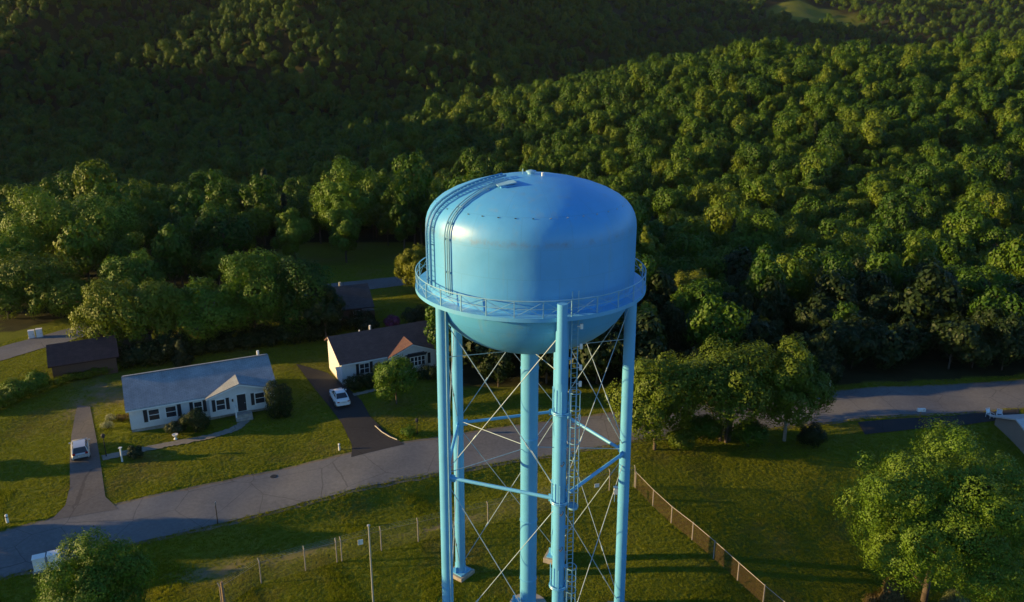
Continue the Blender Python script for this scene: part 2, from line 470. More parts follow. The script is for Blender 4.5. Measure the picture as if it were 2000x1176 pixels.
def ribbon(name, pts, width, mat, off=0.05, n=160, flare=None):
    """a sheet that follows the ground along a smooth line"""
    P_ = np.array(pts, float)
    t = np.concatenate([[0], np.cumsum(np.linalg.norm(np.diff(P_, axis=0), axis=1))])
    u = np.linspace(0, t[-1], n)
    c = np.stack([np.interp(u, t, P_[:, 0]), np.interp(u, t, P_[:, 1])], 1)
    k = max(3, n // 14)
    for _ in range(2):
        pad = np.concatenate([2 * c[0] - c[k:0:-1], c, 2 * c[-1] - c[-2:-k - 2:-1]])
        c = np.stack([np.convolve(pad[:, j], np.ones(2 * k + 1) / (2 * k + 1), 'valid') for j in range(2)], 1)
    d = np.gradient(c, axis=0); d /= np.linalg.norm(d, axis=1)[:, None]
    nrm = np.stack([-d[:, 1], d[:, 0]], 1)
    W = np.interp(u, t, width) if isinstance(width, (list, tuple)) else np.full(n, width)
    r = np.random.RandomState(len(name))
    V, cols_ = [], 9
    for j in range(cols_):
        s = (j / (cols_ - 1) - 0.5)
        q = c + nrm * (W * s)[:, None]
        if j in (0, cols_ - 1): q = q + nrm * r.normal(0, 0.07, n)[:, None]
        V.append(np.column_stack([q, H(q[:, 0], q[:, 1]) + off]))
    V = np.stack(V, 1).reshape(-1, 3)
    i = (np.arange(n - 1)[:, None] * cols_ + np.arange(cols_ - 1)[None, :]).ravel()
    F = np.stack([i, i + cols_, i + cols_ + 1, i + 1], -1)
    me = np_mesh(name, V, F); me.materials.append(mat)
    o = bpy.data.objects.new(name, me); col.objects.link(o)
    return o
def strip_between(name, left, right, mat, off=0.05, n=60):
    """a sheet between two edges drawn on the ground"""
    def rs(p):
        p = np.array([(q[0], q[1]) for q in p], float)
        t = np.concatenate([[0], np.cumsum(np.linalg.norm(np.diff(p, axis=0), axis=1))])
        u = np.linspace(0, t[-1], n)
        return np.stack([np.interp(u, t, p[:, 0]), np.interp(u, t, p[:, 1])], 1)
    a, b_ = rs(left), rs(right)
    V = []
    for j in range(7):
        q = a + (b_ - a) * j / 6
        V.append(np.column_stack([q, H(q[:, 0], q[:, 1]) + off]))
    V = np.stack(V, 1).reshape(-1, 3)
    i = (np.arange(n - 1)[:, None] * 7 + np.arange(6)[None, :]).ravel()
    F = np.stack([i, i + 7, i + 8, i + 1], -1)
    me = np_mesh(name, V, F); me.materials.append(mat)
    o = bpy.data.objects.new(name, me); col.objects.link(o); o["kind"] = "structure"
    return o

verge = ribbon("gravel_verge", ROAD, 8.3, M["gravel"], 0.03, 300); verge["kind"] = "structure"
road = ribbon("road", ROAD, 7.4, M["asphalt"], 0.055, 260); road["kind"] = "structure"
fr = ribbon("back_road", FAR, 5.6, M["asphalt"], 0.055, 160); fr["kind"] = "structure"
px = lambda L_: [G(*p) for p in L_]
D1L, D1R = px([(100, 1020), (128, 990), (137, 950), (137, 900), (140, 850), (146, 815), (152, 792)]), px([(232, 996), (206, 972), (200, 930), (196, 900), (187, 850), (181, 820), (176, 795)])
strip_between("driveway", D1L, D1R, M["driveway"], 0.068)
D2L, D2R = px([(686, 896), (688, 872), (668, 830), (640, 790), (600, 740), (578, 712)]), px([(790, 872), (752, 845), (722, 815), (706, 785), (680, 757), (640, 728)])
strip_between("driveway", D2L, D2R, M["black_drive"], 0.068)
D3L, D3R = px([(1675, 826), (1800, 817), (1900, 806), (1990, 800)]), px([(1690, 846), (1800, 836), (1900, 826), (1990, 816)])
strip_between("driveway", D3L, D3R, M["black_drive"], 0.068)
WK = px([(200, 897), (260, 883), (330, 868), (400, 856), (455, 842), (478, 828), (482, 812)])
wk = ribbon("path", [(p.x, p.y) for p in WK], 1.15, M["path"], 0.075, 70); wk["kind"] = "structure"
W2 = px([(690, 772), (712, 768), (736, 762)])
wk2 = ribbon("path", [(p.x, p.y) for p in W2], 0.9, M["path"], 0.08, 30); wk2["kind"] = "structure"
EG = [Vector((p.x, p.y, hz(p.x, p.y) + .06)) for p in px([(733, 836), (746, 848), (762, 858), (776, 864)])]
eg = MB(); 
for i in range(3): eg.tube([EG[i] + Vector((0, 0, .08)), EG[i + 1] + Vector((0, 0, .08))], 0.06, 6)
tag(eg.build("edging_stones", M["stone"]), "low pale stone edging along the right side of the black driveway", "edging")

# ------------------------------------------------------------------ water tower
TX, TY = 1.26, 54.0
tw = empty("water_tower", (TX, TY, hz(TX, TY)))
tag(tw, "tall light blue water tower on five legs with a rounded tank", "water tower")
prof = [(0.02, 22.35)] + [(7.03 * math.sin(R(a)), 27.2 - 4.85 * math.cos(R(a))) for a in (10, 20, 30, 38, 46, 54, 62, 70, 78, 85)] + [(7.05, 27.6),
        (7.05, 29.0), (7.05, 30.4), (7.05, 31.1), (7.01, 31.5), (6.9, 31.9), (6.72, 32.25), (6.45, 32.58), (6.0, 32.95), (5.3, 33.33), (4.4, 33.68), (3.3, 33.98), (2.2, 34.2), (1.1, 34.34), (0.02, 34.4)]
MB().lathe(prof, 128).build("tank", M["tank"], tw, smooth=60)
AK = [R(-2.6 + 72 * k) for k in range(5)]
ZR, ZT = 14.06, 26.9
def legp(k, z):
    r = 7.13 + (6.93 - 7.13) * z / 27.0
    return Vector((r * math.cos(AK[k]), r * math.sin(AK[k]), z))
for k in range(5):
    lg = MB().tube([legp(k, 0.45), legp(k, 9), legp(k, 18), legp(k, ZT)], 0.41, 24)
    for z in (5.2, 10.0, 18.6, 23.2): lg.tube([legp(k, z - .03), legp(k, z + .03)], 0.425, 24)
    lo = lg.build("leg", M["steel"], tw, smooth=40)
    bp = MB().box(legp(k, 0.41), (1.25, 1.25, 0.08), AK[k])
    for q in range(4):
        d = Vector((math.cos(AK[k] + q * math.pi / 2), math.sin(AK[k] + q * math.pi / 2), 0))
        bp.box(legp(k, 0.7) + d * 0.5, (0.22, 0.03, 0.5), AK[k] + q * math.pi / 2)
    bp.build("base_plate", M["steel"], lo)
    MB().box(legp(k, 0.12), (1.7, 1.7, 0.5), AK[k]).build("footing", M["concrete"], lo, bevel=0.04)
    # strut to the next leg
    n = (k + 1) % 5
    a, b_ = legp(k, ZR), legp(n, ZR); d = (b_ - a).normalized()
    s = MB().tube([a + d * .38, b_ - d * .38], 0.125, 14)
    for q in (a + d * .55, b_ - d * .55): s.box(q, (0.42, 0.02, 0.55), math.atan2(d.y, d.x))
    s.build("strut", M["steel"], tw, smooth=40)
    for z0, z1 in ((ZR + .3, 25.7), (0.9, ZR - .3)):
        for (i, j) in ((k, n), (n, k)):
            p, q = legp(i, z0), legp(j, z1); w = (q - p).normalized()
            off = Vector((math.cos((AK[k] + AK[k] + R(72)) / 2), math.sin(AK[k] + R(36)), 0)) * (0.05 if i == k else -0.05)
            rd = MB().tube([p + w * .4 + off, q - w * .4 + off], 0.029, 6)
            mid = p.lerp(q, 0.28); rd.tube([mid - w * .2 + off, mid + w * .2 + off], 0.06, 6)
            rd.build("tie_rod", M["rod"], tw, smooth=40)
    for z in (ZR + .25, 22.0):
        p = legp(k, z + (0.9 if z > 20 else 0)); c = Vector((0, 0, z)); w = (p - c).normalized()
        MB().tube([c + w * .62, p - w * .4], 0.028, 6).build("spider_rod", M["rod"], tw, smooth=40)
ri = MB().lathe([(0.63, 0.3), (0.63, 21.7), (0.72, 22.0), (0.95, 22.3), (1.25, 22.5)], 40)
for z in (3.0, 8.2, 15.1, 20.6): ri.lathe([(0.63, z - .05), (0.665, z - .05), (0.665, z + .05), (0.63, z + .05)], 40)
rz_ = ri.build("riser_pipe", M["steel"], tw, smooth=40)
MB().lathe([(1.5, 0.0), (1.5, 0.45), (0.01, 0.45)], 40).build("riser_base", M["concrete"], rz_, smooth=40)
v = MB().tube([(-.7, -.35, 1.2), (-1.1, -.6, 1.2), (-1.1, -.6, .3)], 0.2, 12).tube([(-1.1, -.6, 1.2), (-1.1, -.6, 1.75)], [.16, .1], 12)
v.build("valve", M["steel"], rz_, smooth=40)
# balcony
bal = MB().lathe([(6.99, 27.0), (7.86, 27.0), (7.86, 26.74), (7.80, 26.74), (7.80, 26.92), (6.95, 26.92)], 120).build("balcony", M["steel"], tw, smooth=30)
NB = 28
for k in range(NB):
    a = 2 * math.pi * k / NB; c, s = math.cos(a), math.sin(a)
    MB().prism([(6.9 * c, 6.9 * s, 26.91), (7.79 * c, 7.79 * s, 26.91), (7.79 * c, 7.79 * s, 26.8), (6.93 * c, 6.93 * s, 26.35)], (-s * .04, c * .04, 0)).build("bracket", M["steel"], bal)
rl = MB()
ring = lambda r, z, n=112: [(r * math.cos(2 * math.pi * i / n), r * math.sin(2 * math.pi * i / n), z) for i in range(n + 1)]
rl.tube(ring(7.80, 28.05), 0.036, 6, cap=False)
rail = rl.build("railing", M["rail"], tw, smooth=40)
mr = MB().tube(ring(7.80, 27.55), 0.02, 6, cap=False)
mr.build("mid_rail", M["rail"], rail, smooth=40)
p0 = None
for k in range(NB):
    o = MB().box((0, 0, 0.5), (0.07, 0.06, 1.04)).build("post", M["rail"], rail) if p0 is None else p0.copy()
    if p0 is None: p0 = o
    else: col.objects.link(o)
    a = 2 * math.pi * (k + .35) / NB
    o.parent = rail; o.location = (7.80 * math.cos(a), 7.80 * math.sin(a), 27.0); o.rotation_euler = (0, 0, a)
    a2 = 2 * math.pi * (k + 1.35) / NB
    P_ = lambda w, z: (7.80 * math.cos(w), 7.80 * math.sin(w), z)
    cb = MB().tube([P_(a, 27.06), P_((a + a2) / 2, 27.53), P_(a2, 28.0)], 0.013, 5).tube([P_(a, 28.0), P_((a + a2) / 2, 27.56), P_(a2, 27.06)], 0.013, 5)
    cb.build("cross_brace", M["rail"], rail)
# shell-following paths
def on_shell(az, s, off):
    """point on the upper shell: s along the profile, az angle"""
    P_ = prof[11:]
    i = min(int(s), len(P_) - 2); t = s - i
    r = P_[i][0] + (P_[i + 1][0] - P_[i][0]) * t; z = P_[i][1] + (P_[i + 1][1] - P_[i][1]) * t
    dr, dz = P_[i + 1][0] - P_[i][0], P_[i + 1][1] - P_[i][1]; l = math.hypot(dr, dz)
    r += off * dz / l; z -= off * dr / l
    return r * math.cos(az), r * math.sin(az), z
def shell_pt(az, s, off, tang):
    x, y, z = on_shell(az, s, off)
    return Vector((x - math.sin(az) * tang, y + math.cos(az) * tang, z))
AZL, AZC = R(-90 - 65), R(-90 - 47.3)
ss = [i * 0.25 for i in range(0, 50)]
lad = MB()
for t in (-0.3, 0.3): lad.tube([shell_pt(AZL, s, 0.24, t) for s in ss], 0.085, 6)
for i in range(0, 50):
    lad.tube([shell_pt(AZL, i * .25, 0.24, -.3), shell_pt(AZL, i * .25, 0.24, .3)], 0.022, 5)
for s in (0.3, 2, 4, 6.5, 9, 11.5):
    for t in (-.23, .23): lad.tube([shell_pt(AZL, s, 0.0, t), shell_pt(AZL, s, .22, t)], 0.03, 5)
lad.build("roof_ladder", M["ladder"], tw, smooth=40)
for t, r_ in ((-0.26, .045), (-0.02, .035), (0.16, .05)):
    cd = MB().tube([shell_pt(AZC, s * .98, 0.10, t) for s in ss], r_, 8)
    for s in (1, 3, 5.5, 8, 10.5): cd.box(shell_pt(AZC, s, 0.05, t), (0.09, 0.14, 0.12), AZC)
    cd.build("conduit", M["rail"], tw, smooth=40)
# hatch, vent, lugs
hp = Vector((-1.55, -2.35, 0)); hp.z = 33.96
hb = MB().box(hp, (1.05, 0.85, 0.28), 0.25).build("roof_hatch", M["tank"], tw, bevel=0.03)
MB().box(hp + Vector((-.1, -.05, .22)), (1.2, 1.0, 0.06), 0.25, rot=Matrix.Rotation(.25, 3, 'Z') @ Matrix.Rotation(R(-9), 3, 'Y')).build("hatch_lid", M["rail"], hb)
vt = MB().lathe([(0.24, 34.3), (0.24, 34.5), (0.34, 34.52), (0.34, 34.6), (0.01, 34.68)], 24).build("roof_vent", M["rail"], tw, smooth=40)
MB().box((0.75, -0.6, 34.45), (0.14, 0.14, 0.26), .3).build("beacon_box", M["white"], tw)
MB().tube([(-.55, .15, 34.3), (-.55, .15, 34.7)], 0.03, 6).build("whip_aerial", M["rail"], tw)
for i in range(-13, 14):
    a = R(-90 + i * 9.6)
    q = shell_pt(a, 7.35, 0.03, 0)
    MB().box(q, (0.045, 0.11, 0.04), a).build("lug", M["galv"] if i > 0 else M["iron"], tw)
# front leg: mast, climbing ladder with cage, antenna collars
kf = 4
er = Vector((math.cos(AK[kf]), math.sin(AK[kf]), 0)); et = Vector((-math.sin(AK[kf]), math.cos(AK[kf]), 0))
def F_(z, rr, tt): return er * (7.13 - .2 * z / 27 + rr) + et * tt + Vector((0, 0, z))
ms = MB().tube([F_(22.9, 1.12, -.42), F_(27.95, 1.12, -.42)], 0.31, 20)
for z in (23.3, 25.2, 26.5): ms.box(F_(z, .55, -.25), (1.0, 0.16, 0.14), AK[kf])
ms.build("mast", M["steel"], tw, smooth=40)
cl = MB()
LO = 0.48
for t in (LO, LO + .4): cl.tube([F_(2.4, .35, t), F_(28.4, .95 if False else .35, t)], 0.04, 6)
z = 2.6
while z < 28.2: cl.tube([F_(z, .35, LO), F_(z, .35, LO + .4)], 0.016, 5); z += 0.32
for z in range(3, 27, 3): cl.box(F_(z, .18, LO - .12), (0.3, 0.36, 0.06), AK[kf])
cl.build("ladder", M["rail"], tw, smooth=40)
def cage(z0, z1):
    cg = MB(); c0 = LO + .3
    arc = lambda z, k, n=14: F_(z, .35 + .42 * math.sin(math.pi * 2 * k / n), c0 + .36 * math.cos(math.pi * 2 * k / n))
    z = z0
    while z <= z1 + .01:
        cg.tube([arc(z, k) for k in range(15)], 0.028, 5, cap=False); z += (z1 - z0) / 7
    for k in range(0, 14, 2): cg.tube([arc(z0, k), arc(z1, k)], 0.024, 5)
    cg.prism([arc(z0 - .14, k) for k in range(14)], (0, 0, .12))
    return cg.build("ladder_cage", M["rail"], tw, smooth=40)
cage(13.7, 21.8); cage(2.6, 9.0)
for z0, z1 in ((20.3, 22.0), (13.9, 15.4), (7.4, 9.0)):
    cr = MB()
    for z in (z0, z0 + .12): cr.tube([F_(z, .58 * math.cos(2 * math.pi * i / 20), .58 * math.sin(2 * math.pi * i / 20)) for i in range(21)], 0.05, 6, cap=False)
    cr.prism([F_(z0 - .05, .55 * math.cos(2 * math.pi * i / 20), .55 * math.sin(2 * math.pi * i / 20)) for i in range(20)], (0, 0, .08))
    for a in (-2.3, -1.3, -.3, .7): cr.tube([F_(z0, .58 * math.cos(a), .58 * math.sin(a)), F_(z1, .58 * math.cos(a), .58 * math.sin(a))], 0.035, 6)
    cr.build("antenna_collar", M["steel"], tw, smooth=40)
for z in (26.2, 24.9, 23.5, 22.4, 20.1):
    MB().box(F_(z, .55, LO + .55), (0.12, 0.16, 0.34), AK[kf]).tube([F_(z, .5, LO + .3), F_(z, .55, LO + .55)], .03, 5).build("bracket_light", M["white"], tw)
for z in (16.8, 13.2, 10.5, 6.0): MB().tube([F_(z, .42, -.1), F_(z, .62, -.1), F_(z + .2, .62, .05), F_(z + .2, .42, .1)], .03, 5).build("step_hook", M["iron"], tw)
for k, tt in ((3, -.5), (2, -.46), (3, .48)):
    a = AK[k]; e1 = Vector((math.cos(a), math.sin(a), 0)); e2 = Vector((-math.sin(a), math.cos(a), 0))
    q = MB().tube([legp(k, .5) + e2 * tt, legp(k, 26.7) + e2 * tt], 0.05, 8)
    for z in range(2, 26, 3): q.box(legp(k, z) + e2 * tt * .92, (.08, .16, .06), a)
    q.build("leg_conduit", M["rail"], tw, smooth=40)

# ------------------------------------------------------------------ houses
def gable_roof(b, x0, x1, y0, yr, y1, ze, zr, zb, ov=0.35, th=0.16):
    """two roof slabs, ridge along x at y=yr"""
    sl = (zr - ze) / (yr - y0); f_y, f_z = y0 - ov, ze - ov * sl
    b.prism([(x0 - ov, f_y, f_z), (x0 - ov, yr, zr), (x0 - ov, yr, zr + th), (x0 - ov, f_y, f_z + th)], (x1 - x0 + 2 * ov, 0, 0))
    sl2 = (zr - zb) / (y1 - yr)
    b.prism([(x0 - ov, yr + .002, zr), (x0 - ov, y1 + ov, zb - ov * sl2), (x0 - ov, y1 + ov, zb - ov * sl2 + th), (x0 - ov, yr + .002, zr + th)], (x1 - x0 + 2 * ov, 0, 0))
def window(parent, x, z, w, h, y=0.0, shutters=True, sash=True, lites=0):
    fr = MB()
    for (cx, cz, sx, sz) in ((x, z + h/2, w + .16, .09), (x, z - h/2, w + .2, .1), (x - w/2, z, .09, h - .09), (x + w/2, z, .09, h - .09)):
        fr.box((cx, y - .03, cz), (sx, .08, sz))
    if sash: fr.box((x, y - .028, z), (w - .09, .05, .06))
    for i in range(1, lites): fr.box((x - w/2 + w * i / lites, y - .026, z), (.06, .045, h - .09))
    f = fr.build("window", M["white"], parent)
    MB().box((x, y - .012, z), (w - .05, .02, h - .05)).build("pane", M["glass"], f)
    if shutters:
        for s in (-1, 1):
            MB().box((x + s * (w/2 + .28), y - .03, z), (.38, .05, h + .12)).build("shutter", M["shutter"], parent)
def wall_shell(b, x0, x1, y0, yr, y1, ze, zr, zb, z0=0.0):
    b.prism([(x0, y0, z0), (x0, y1, z0), (x0, y1, zb), (x0, yr, zr), (x0, y0, ze)], (x1 - x0, 0, 0))
def house_root(label, p, rz):
    o = empty("house", (p[0], p[1], hz(p[0], p[1])), rz)
    return tag(o, label, "house")

# house 1
A1 = R(25.5)
h1 = house_root("long white ranch house with a grey shingle roof and dark shutters", G(258, 848), A1)
w = MB(); wall_shell(w, 0, 16.0, 0, 4.75, 9.5, 2.95, 4.95, 2.95, .35); w.build("wall", M["siding"], h1)
MB().prism([(.06, .06, -.6), (15.94, .06, -.6), (15.94, 9.44, -.6), (.06, 9.44, -.6)], (0, 0, .97)).build("foundation", M["concrete"], h1)
rf = MB(); gable_roof(rf, 0, 16.0, 0, 4.75, 9.5, 2.95, 4.95, 2.95, .32); r1 = rf.build("roof", M["roof_grey"], h1)
MB().tube([(15.2, 5.2, 4.8), (15.2, 5.2, 5.6)], .16, 10).build("vent_pipe", M["white"], r1)
MB().box((8, -.34, 2.78), (16.6, .1, .14)).build("gutter", M["white"], h1)
MB().box((8, 4.75, 5.14), (16.5, .3, .05)).build("ridge_cap", M["roof_grey"], r1)
# front gable bay
gx0, gx1, gy = 8.5, 15.5, -.5
gm_ = (gx0 + gx1) / 2
MB().prism([(gx0, gy, .35), (gx1, gy, .35), (gx1, gy, 2.8), (gm_, gy, 3.9), (gx0, gy, 2.8)], (0, 3.5, 0)).build("gable_wall", M["siding"], h1)
gr = MB()
for s in (-1, 1):
    xe = gm_ + s * 3.85
    gr.prism([(gm_, gy - .3, 3.95), (xe, gy - .3, 2.74), (xe, gy - .3, 2.88), (gm_, gy - .3, 4.10)], (0, 4.2, 0))
gr.build("gable_roof", M["roof_grey"], h1)
ft = MB()
for s in (-1, 1):
    xe = gm_ + s * 3.85
    ft.prism([(gm_, gy - .36, 3.86), (xe, gy - .36, 2.65), (xe, gy - .36, 2.80), (gm_, gy - .36, 4.01)], (0, .055, 0))
ft.build("fascia", M["white"], h1)
for x in (2.6, 4.6): pass
window(h1, 2.55, 1.75, 1.15, 1.35, 0, False); window(h1, 4.35, 1.75, 1.15, 1.35, 0, False)
for x in (1.65, 5.25): MB().box((x, -.03, 1.75), (.42, .05, 1.5)).build("shutter", M["shutter"], h1)
window(h1, 7.3, 1.75, .9, 1.35, 0, True)
window(h1, 9.75, 1.75, 1.0, 1.35, gy, True); window(h1, 14.2, 1.75, 1.1, 1.4, gy, True)
dr = MB().box((12.1, gy - .03, 1.55), (.98, .07, 2.1)).build("door", M["shutter"], h1)
MB().tube([(12.45, gy - .07, 1.5), (12.45, gy - .13, 1.5)], .05, 8).build("handle", M["galv"], dr)
fm = MB()
for (cx, cz, sx, sz) in ((11.55, 1.58, .1, 2.2), (12.65, 1.58, .1, 2.2), (12.1, 2.68, 1.2, .1)): fm.box((cx, gy - .035, cz), (sx, .07, sz))
fm.build("door_frame", M["white"], h1)
MB().box((11.1, gy - .06, 2.05), (.18, .12, .3)).build("wall_lamp", M["blackp"], h1)
st = MB()
for i in range(3): st.box((12.1, gy - .55 - .35 * i, .42 - .2 * i - .1), (1.9, .5 if i else 1.0, .22))
st.build("front_steps", M["concrete"], h1)
pr = MB().box((11.25, gy - 1.0, .85), (.14, .14, 1.3)).box((11.25, gy - .5, 1.38), (.07, 1.0, .07))
pr.build("porch_rail", M["white"], h1)
# house 2
A2 = R(28)
h2 = house_root("white house with a russet roof, its left end wall lit by the sun", G(669.7, 753), A2)
w = MB(); wall_shell(w, 0, 14.6, 0, 4.6, 6.1, 3.2, 5.25, 4.4, .3); w.build("wall", M["siding"], h2)
MB().prism([(.06, .06, -.6), (14.54, .06, -.6), (14.54, 6.04, -.6), (.06, 6.04, -.6)], (0, 0, .92)).build("foundation", M["concrete"], h2)
rf = MB(); gable_roof(rf, 0, 14.6, 0, 4.6, 6.1, 3.2, 5.25, 4.4, .35); r2 = rf.build("roof", M["roof_red"], h2)
MB().tube([(5.6, 4.9, 5.0), (5.6, 4.9, 5.9)], .14, 10).build("vent_pipe", M["white"], r2)
MB().tube([(4.1, 4.9, 5.0), (4.1, 4.9, 5.5)], .09, 10).build("vent_pipe", M["white"], r2)
bg_ = MB()
bg_.prism([(-.37, -.37, 2.98), (-.37, 4.6, 5.2), (-.37, 4.6, 5.33), (-.37, -.37, 3.11)], (.05, 0, 0))
bg_.build("bargeboard", M["white"], h2)
gx0, gx1, gy = 6.4, 12.6, -.55; gm_ = 9.5
MB().prism([(gx0, gy, .3), (gx1, gy, .3), (gx1, gy, 3.0), (gm_, gy, 4.25), (gx0, gy, 3.0)], (0, 3.6, 0)).build("gable_wall", M["siding"], h2)
gr = MB()
for s in (-1, 1):
    xe = gm_ + s * 3.45
    gr.prism([(gm_, gy - .3, 4.32), (xe, gy - .3, 2.93), (xe, gy - .3, 3.07), (gm_, gy - .3, 4.47)], (0, 4.4, 0))
gr.build("gable_roof", M["roof_red"], h2)
ft = MB()
for s in (-1, 1):
    xe = gm_ + s * 3.45
    ft.prism([(gm_, gy - .36, 4.22), (xe, gy - .36, 2.83), (xe, gy - .36, 2.98), (gm_, gy - .36, 4.37)], (0, .055, 0))
ft.build("fascia", M["white"], h2)
window(h2, 3.0, 1.95, 1.3, 1.4, 0, True, True, 2)
window(h2, 7.3, 1.9, .8, 1.3, gy, True)
bw = MB().prism([(8.5, gy, 1.0), (8.9, gy - .6, 1.0), (11.1, gy - .6, 1.0), (11.5, gy, 1.0)], (0, 0, .35)).build("bay_base", M["siding"], h2)
bwf = MB()
for x in (8.95, 9.5, 10.0, 10.5, 11.05): bwf.box((x, gy - .6, 2.05), (.09, .09, 1.4))
bwf.box((8.55, gy - .08, 2.05), (.12, .14, 1.4)).box((11.45, gy - .08, 2.05), (.12, .14, 1.4))
bwf.box((10, gy - .6, 2.72), (2.2, .11, .1)).box((10, gy - .6, 1.4), (2.2, .11, .1)).box((10, gy - .6, 2.05), (2.1, .06, .05))
b2 = bwf.build("bay_window", M["white"], h2)
MB().prism([(8.55, gy + .02, 1.36), (8.95, gy - .56, 1.36), (11.05, gy - .56, 1.36), (11.45, gy + .02, 1.36)], (0, 0, 1.38)).build("pane", M["glass"], b2)
MB().prism([(8.4, gy - .02, 2.78), (8.85, gy - .7, 2.78), (11.15, gy - .7, 2.78), (11.6, gy - .02, 2.78)], (0, 0, .12)).prism([(8.8, gy - .02, 2.9), (9.1, gy - .5, 2.9), (10.9, gy - .5, 2.9), (11.2, gy - .02, 2.9)], (0, 0, .14)).build("bay_roof", M["shutter"], h2)
for x in (8.15, 11.85): MB().box((x, gy - .03, 1.95), (.38, .05, 1.5)).build("shutter", M["shutter"], h2)
MB().box((3.2, -.37, 3.02), (6.6, .1, .14)).build("gutter", M["white"], h2)
# other houses
def simple_house(label, p, rz, Lx, Ly, ze, zr, wallm, roofm, wins):
    h = house_root(label, p, rz)
    w_ = MB(); wall_shell(w_, 0, Lx, 0, Ly / 2, Ly, ze, zr, ze, -.5); w_.build("wall", wallm, h)
    r_ = MB(); gable_roof(r_, 0, Lx, 0, Ly / 2, Ly, ze, zr, ze, .4); rr = r_.build("roof", roofm, h)
    for x in wins: window(h, x, 1.55, 1.0, 1.2, 0, False)
    return h, rr
hs, _ = simple_house("small dark house with a brown roof below the big left trees", G(106, 746), R(27), 7.6, 6.0, 2.3, 4.0, M["siding_b"], M["roof_brown"], [])
MB().prism([(5.2, 6.2, -.5), (12.5, 6.2, -.5), (12.5, 11.5, -.5), (5.2, 11.5, -.5)], (0, 0, 3.3)).build("rear_wing_wall", M["siding_c"], hs)
rw = MB(); gable_roof(rw, 5.2, 12.5, 6.3, 8.9, 11.5, 2.8, 4.3, 2.8, .3); rw.build("rear_wing_roof", M["roof_red"], hs)
hd, _ = simple_house("house with a charcoal roof behind the russet-roofed house", G(640, 640), R(21), 7.0, 8.4, 2.7, 5.0, M["siding_b"], M["roof_dark"], [1.6, 4.6])
MB().tube([(3, 4.5, 4.8), (3, 4.5, 5.7)], .2, 8).build("chimney", M["stone"], _)
MB().box((6.2, -.9, 1.25), (1.8, 1.8, 2.5)).build("porch", M["siding_b"], hd)
simple_house("low house with a pale roof half hidden behind the big right tree", G(2026, 884), R(6), 12, 7, 2.6, 3.9, M["siding_c"], M["roof_pale"], [2, 5])

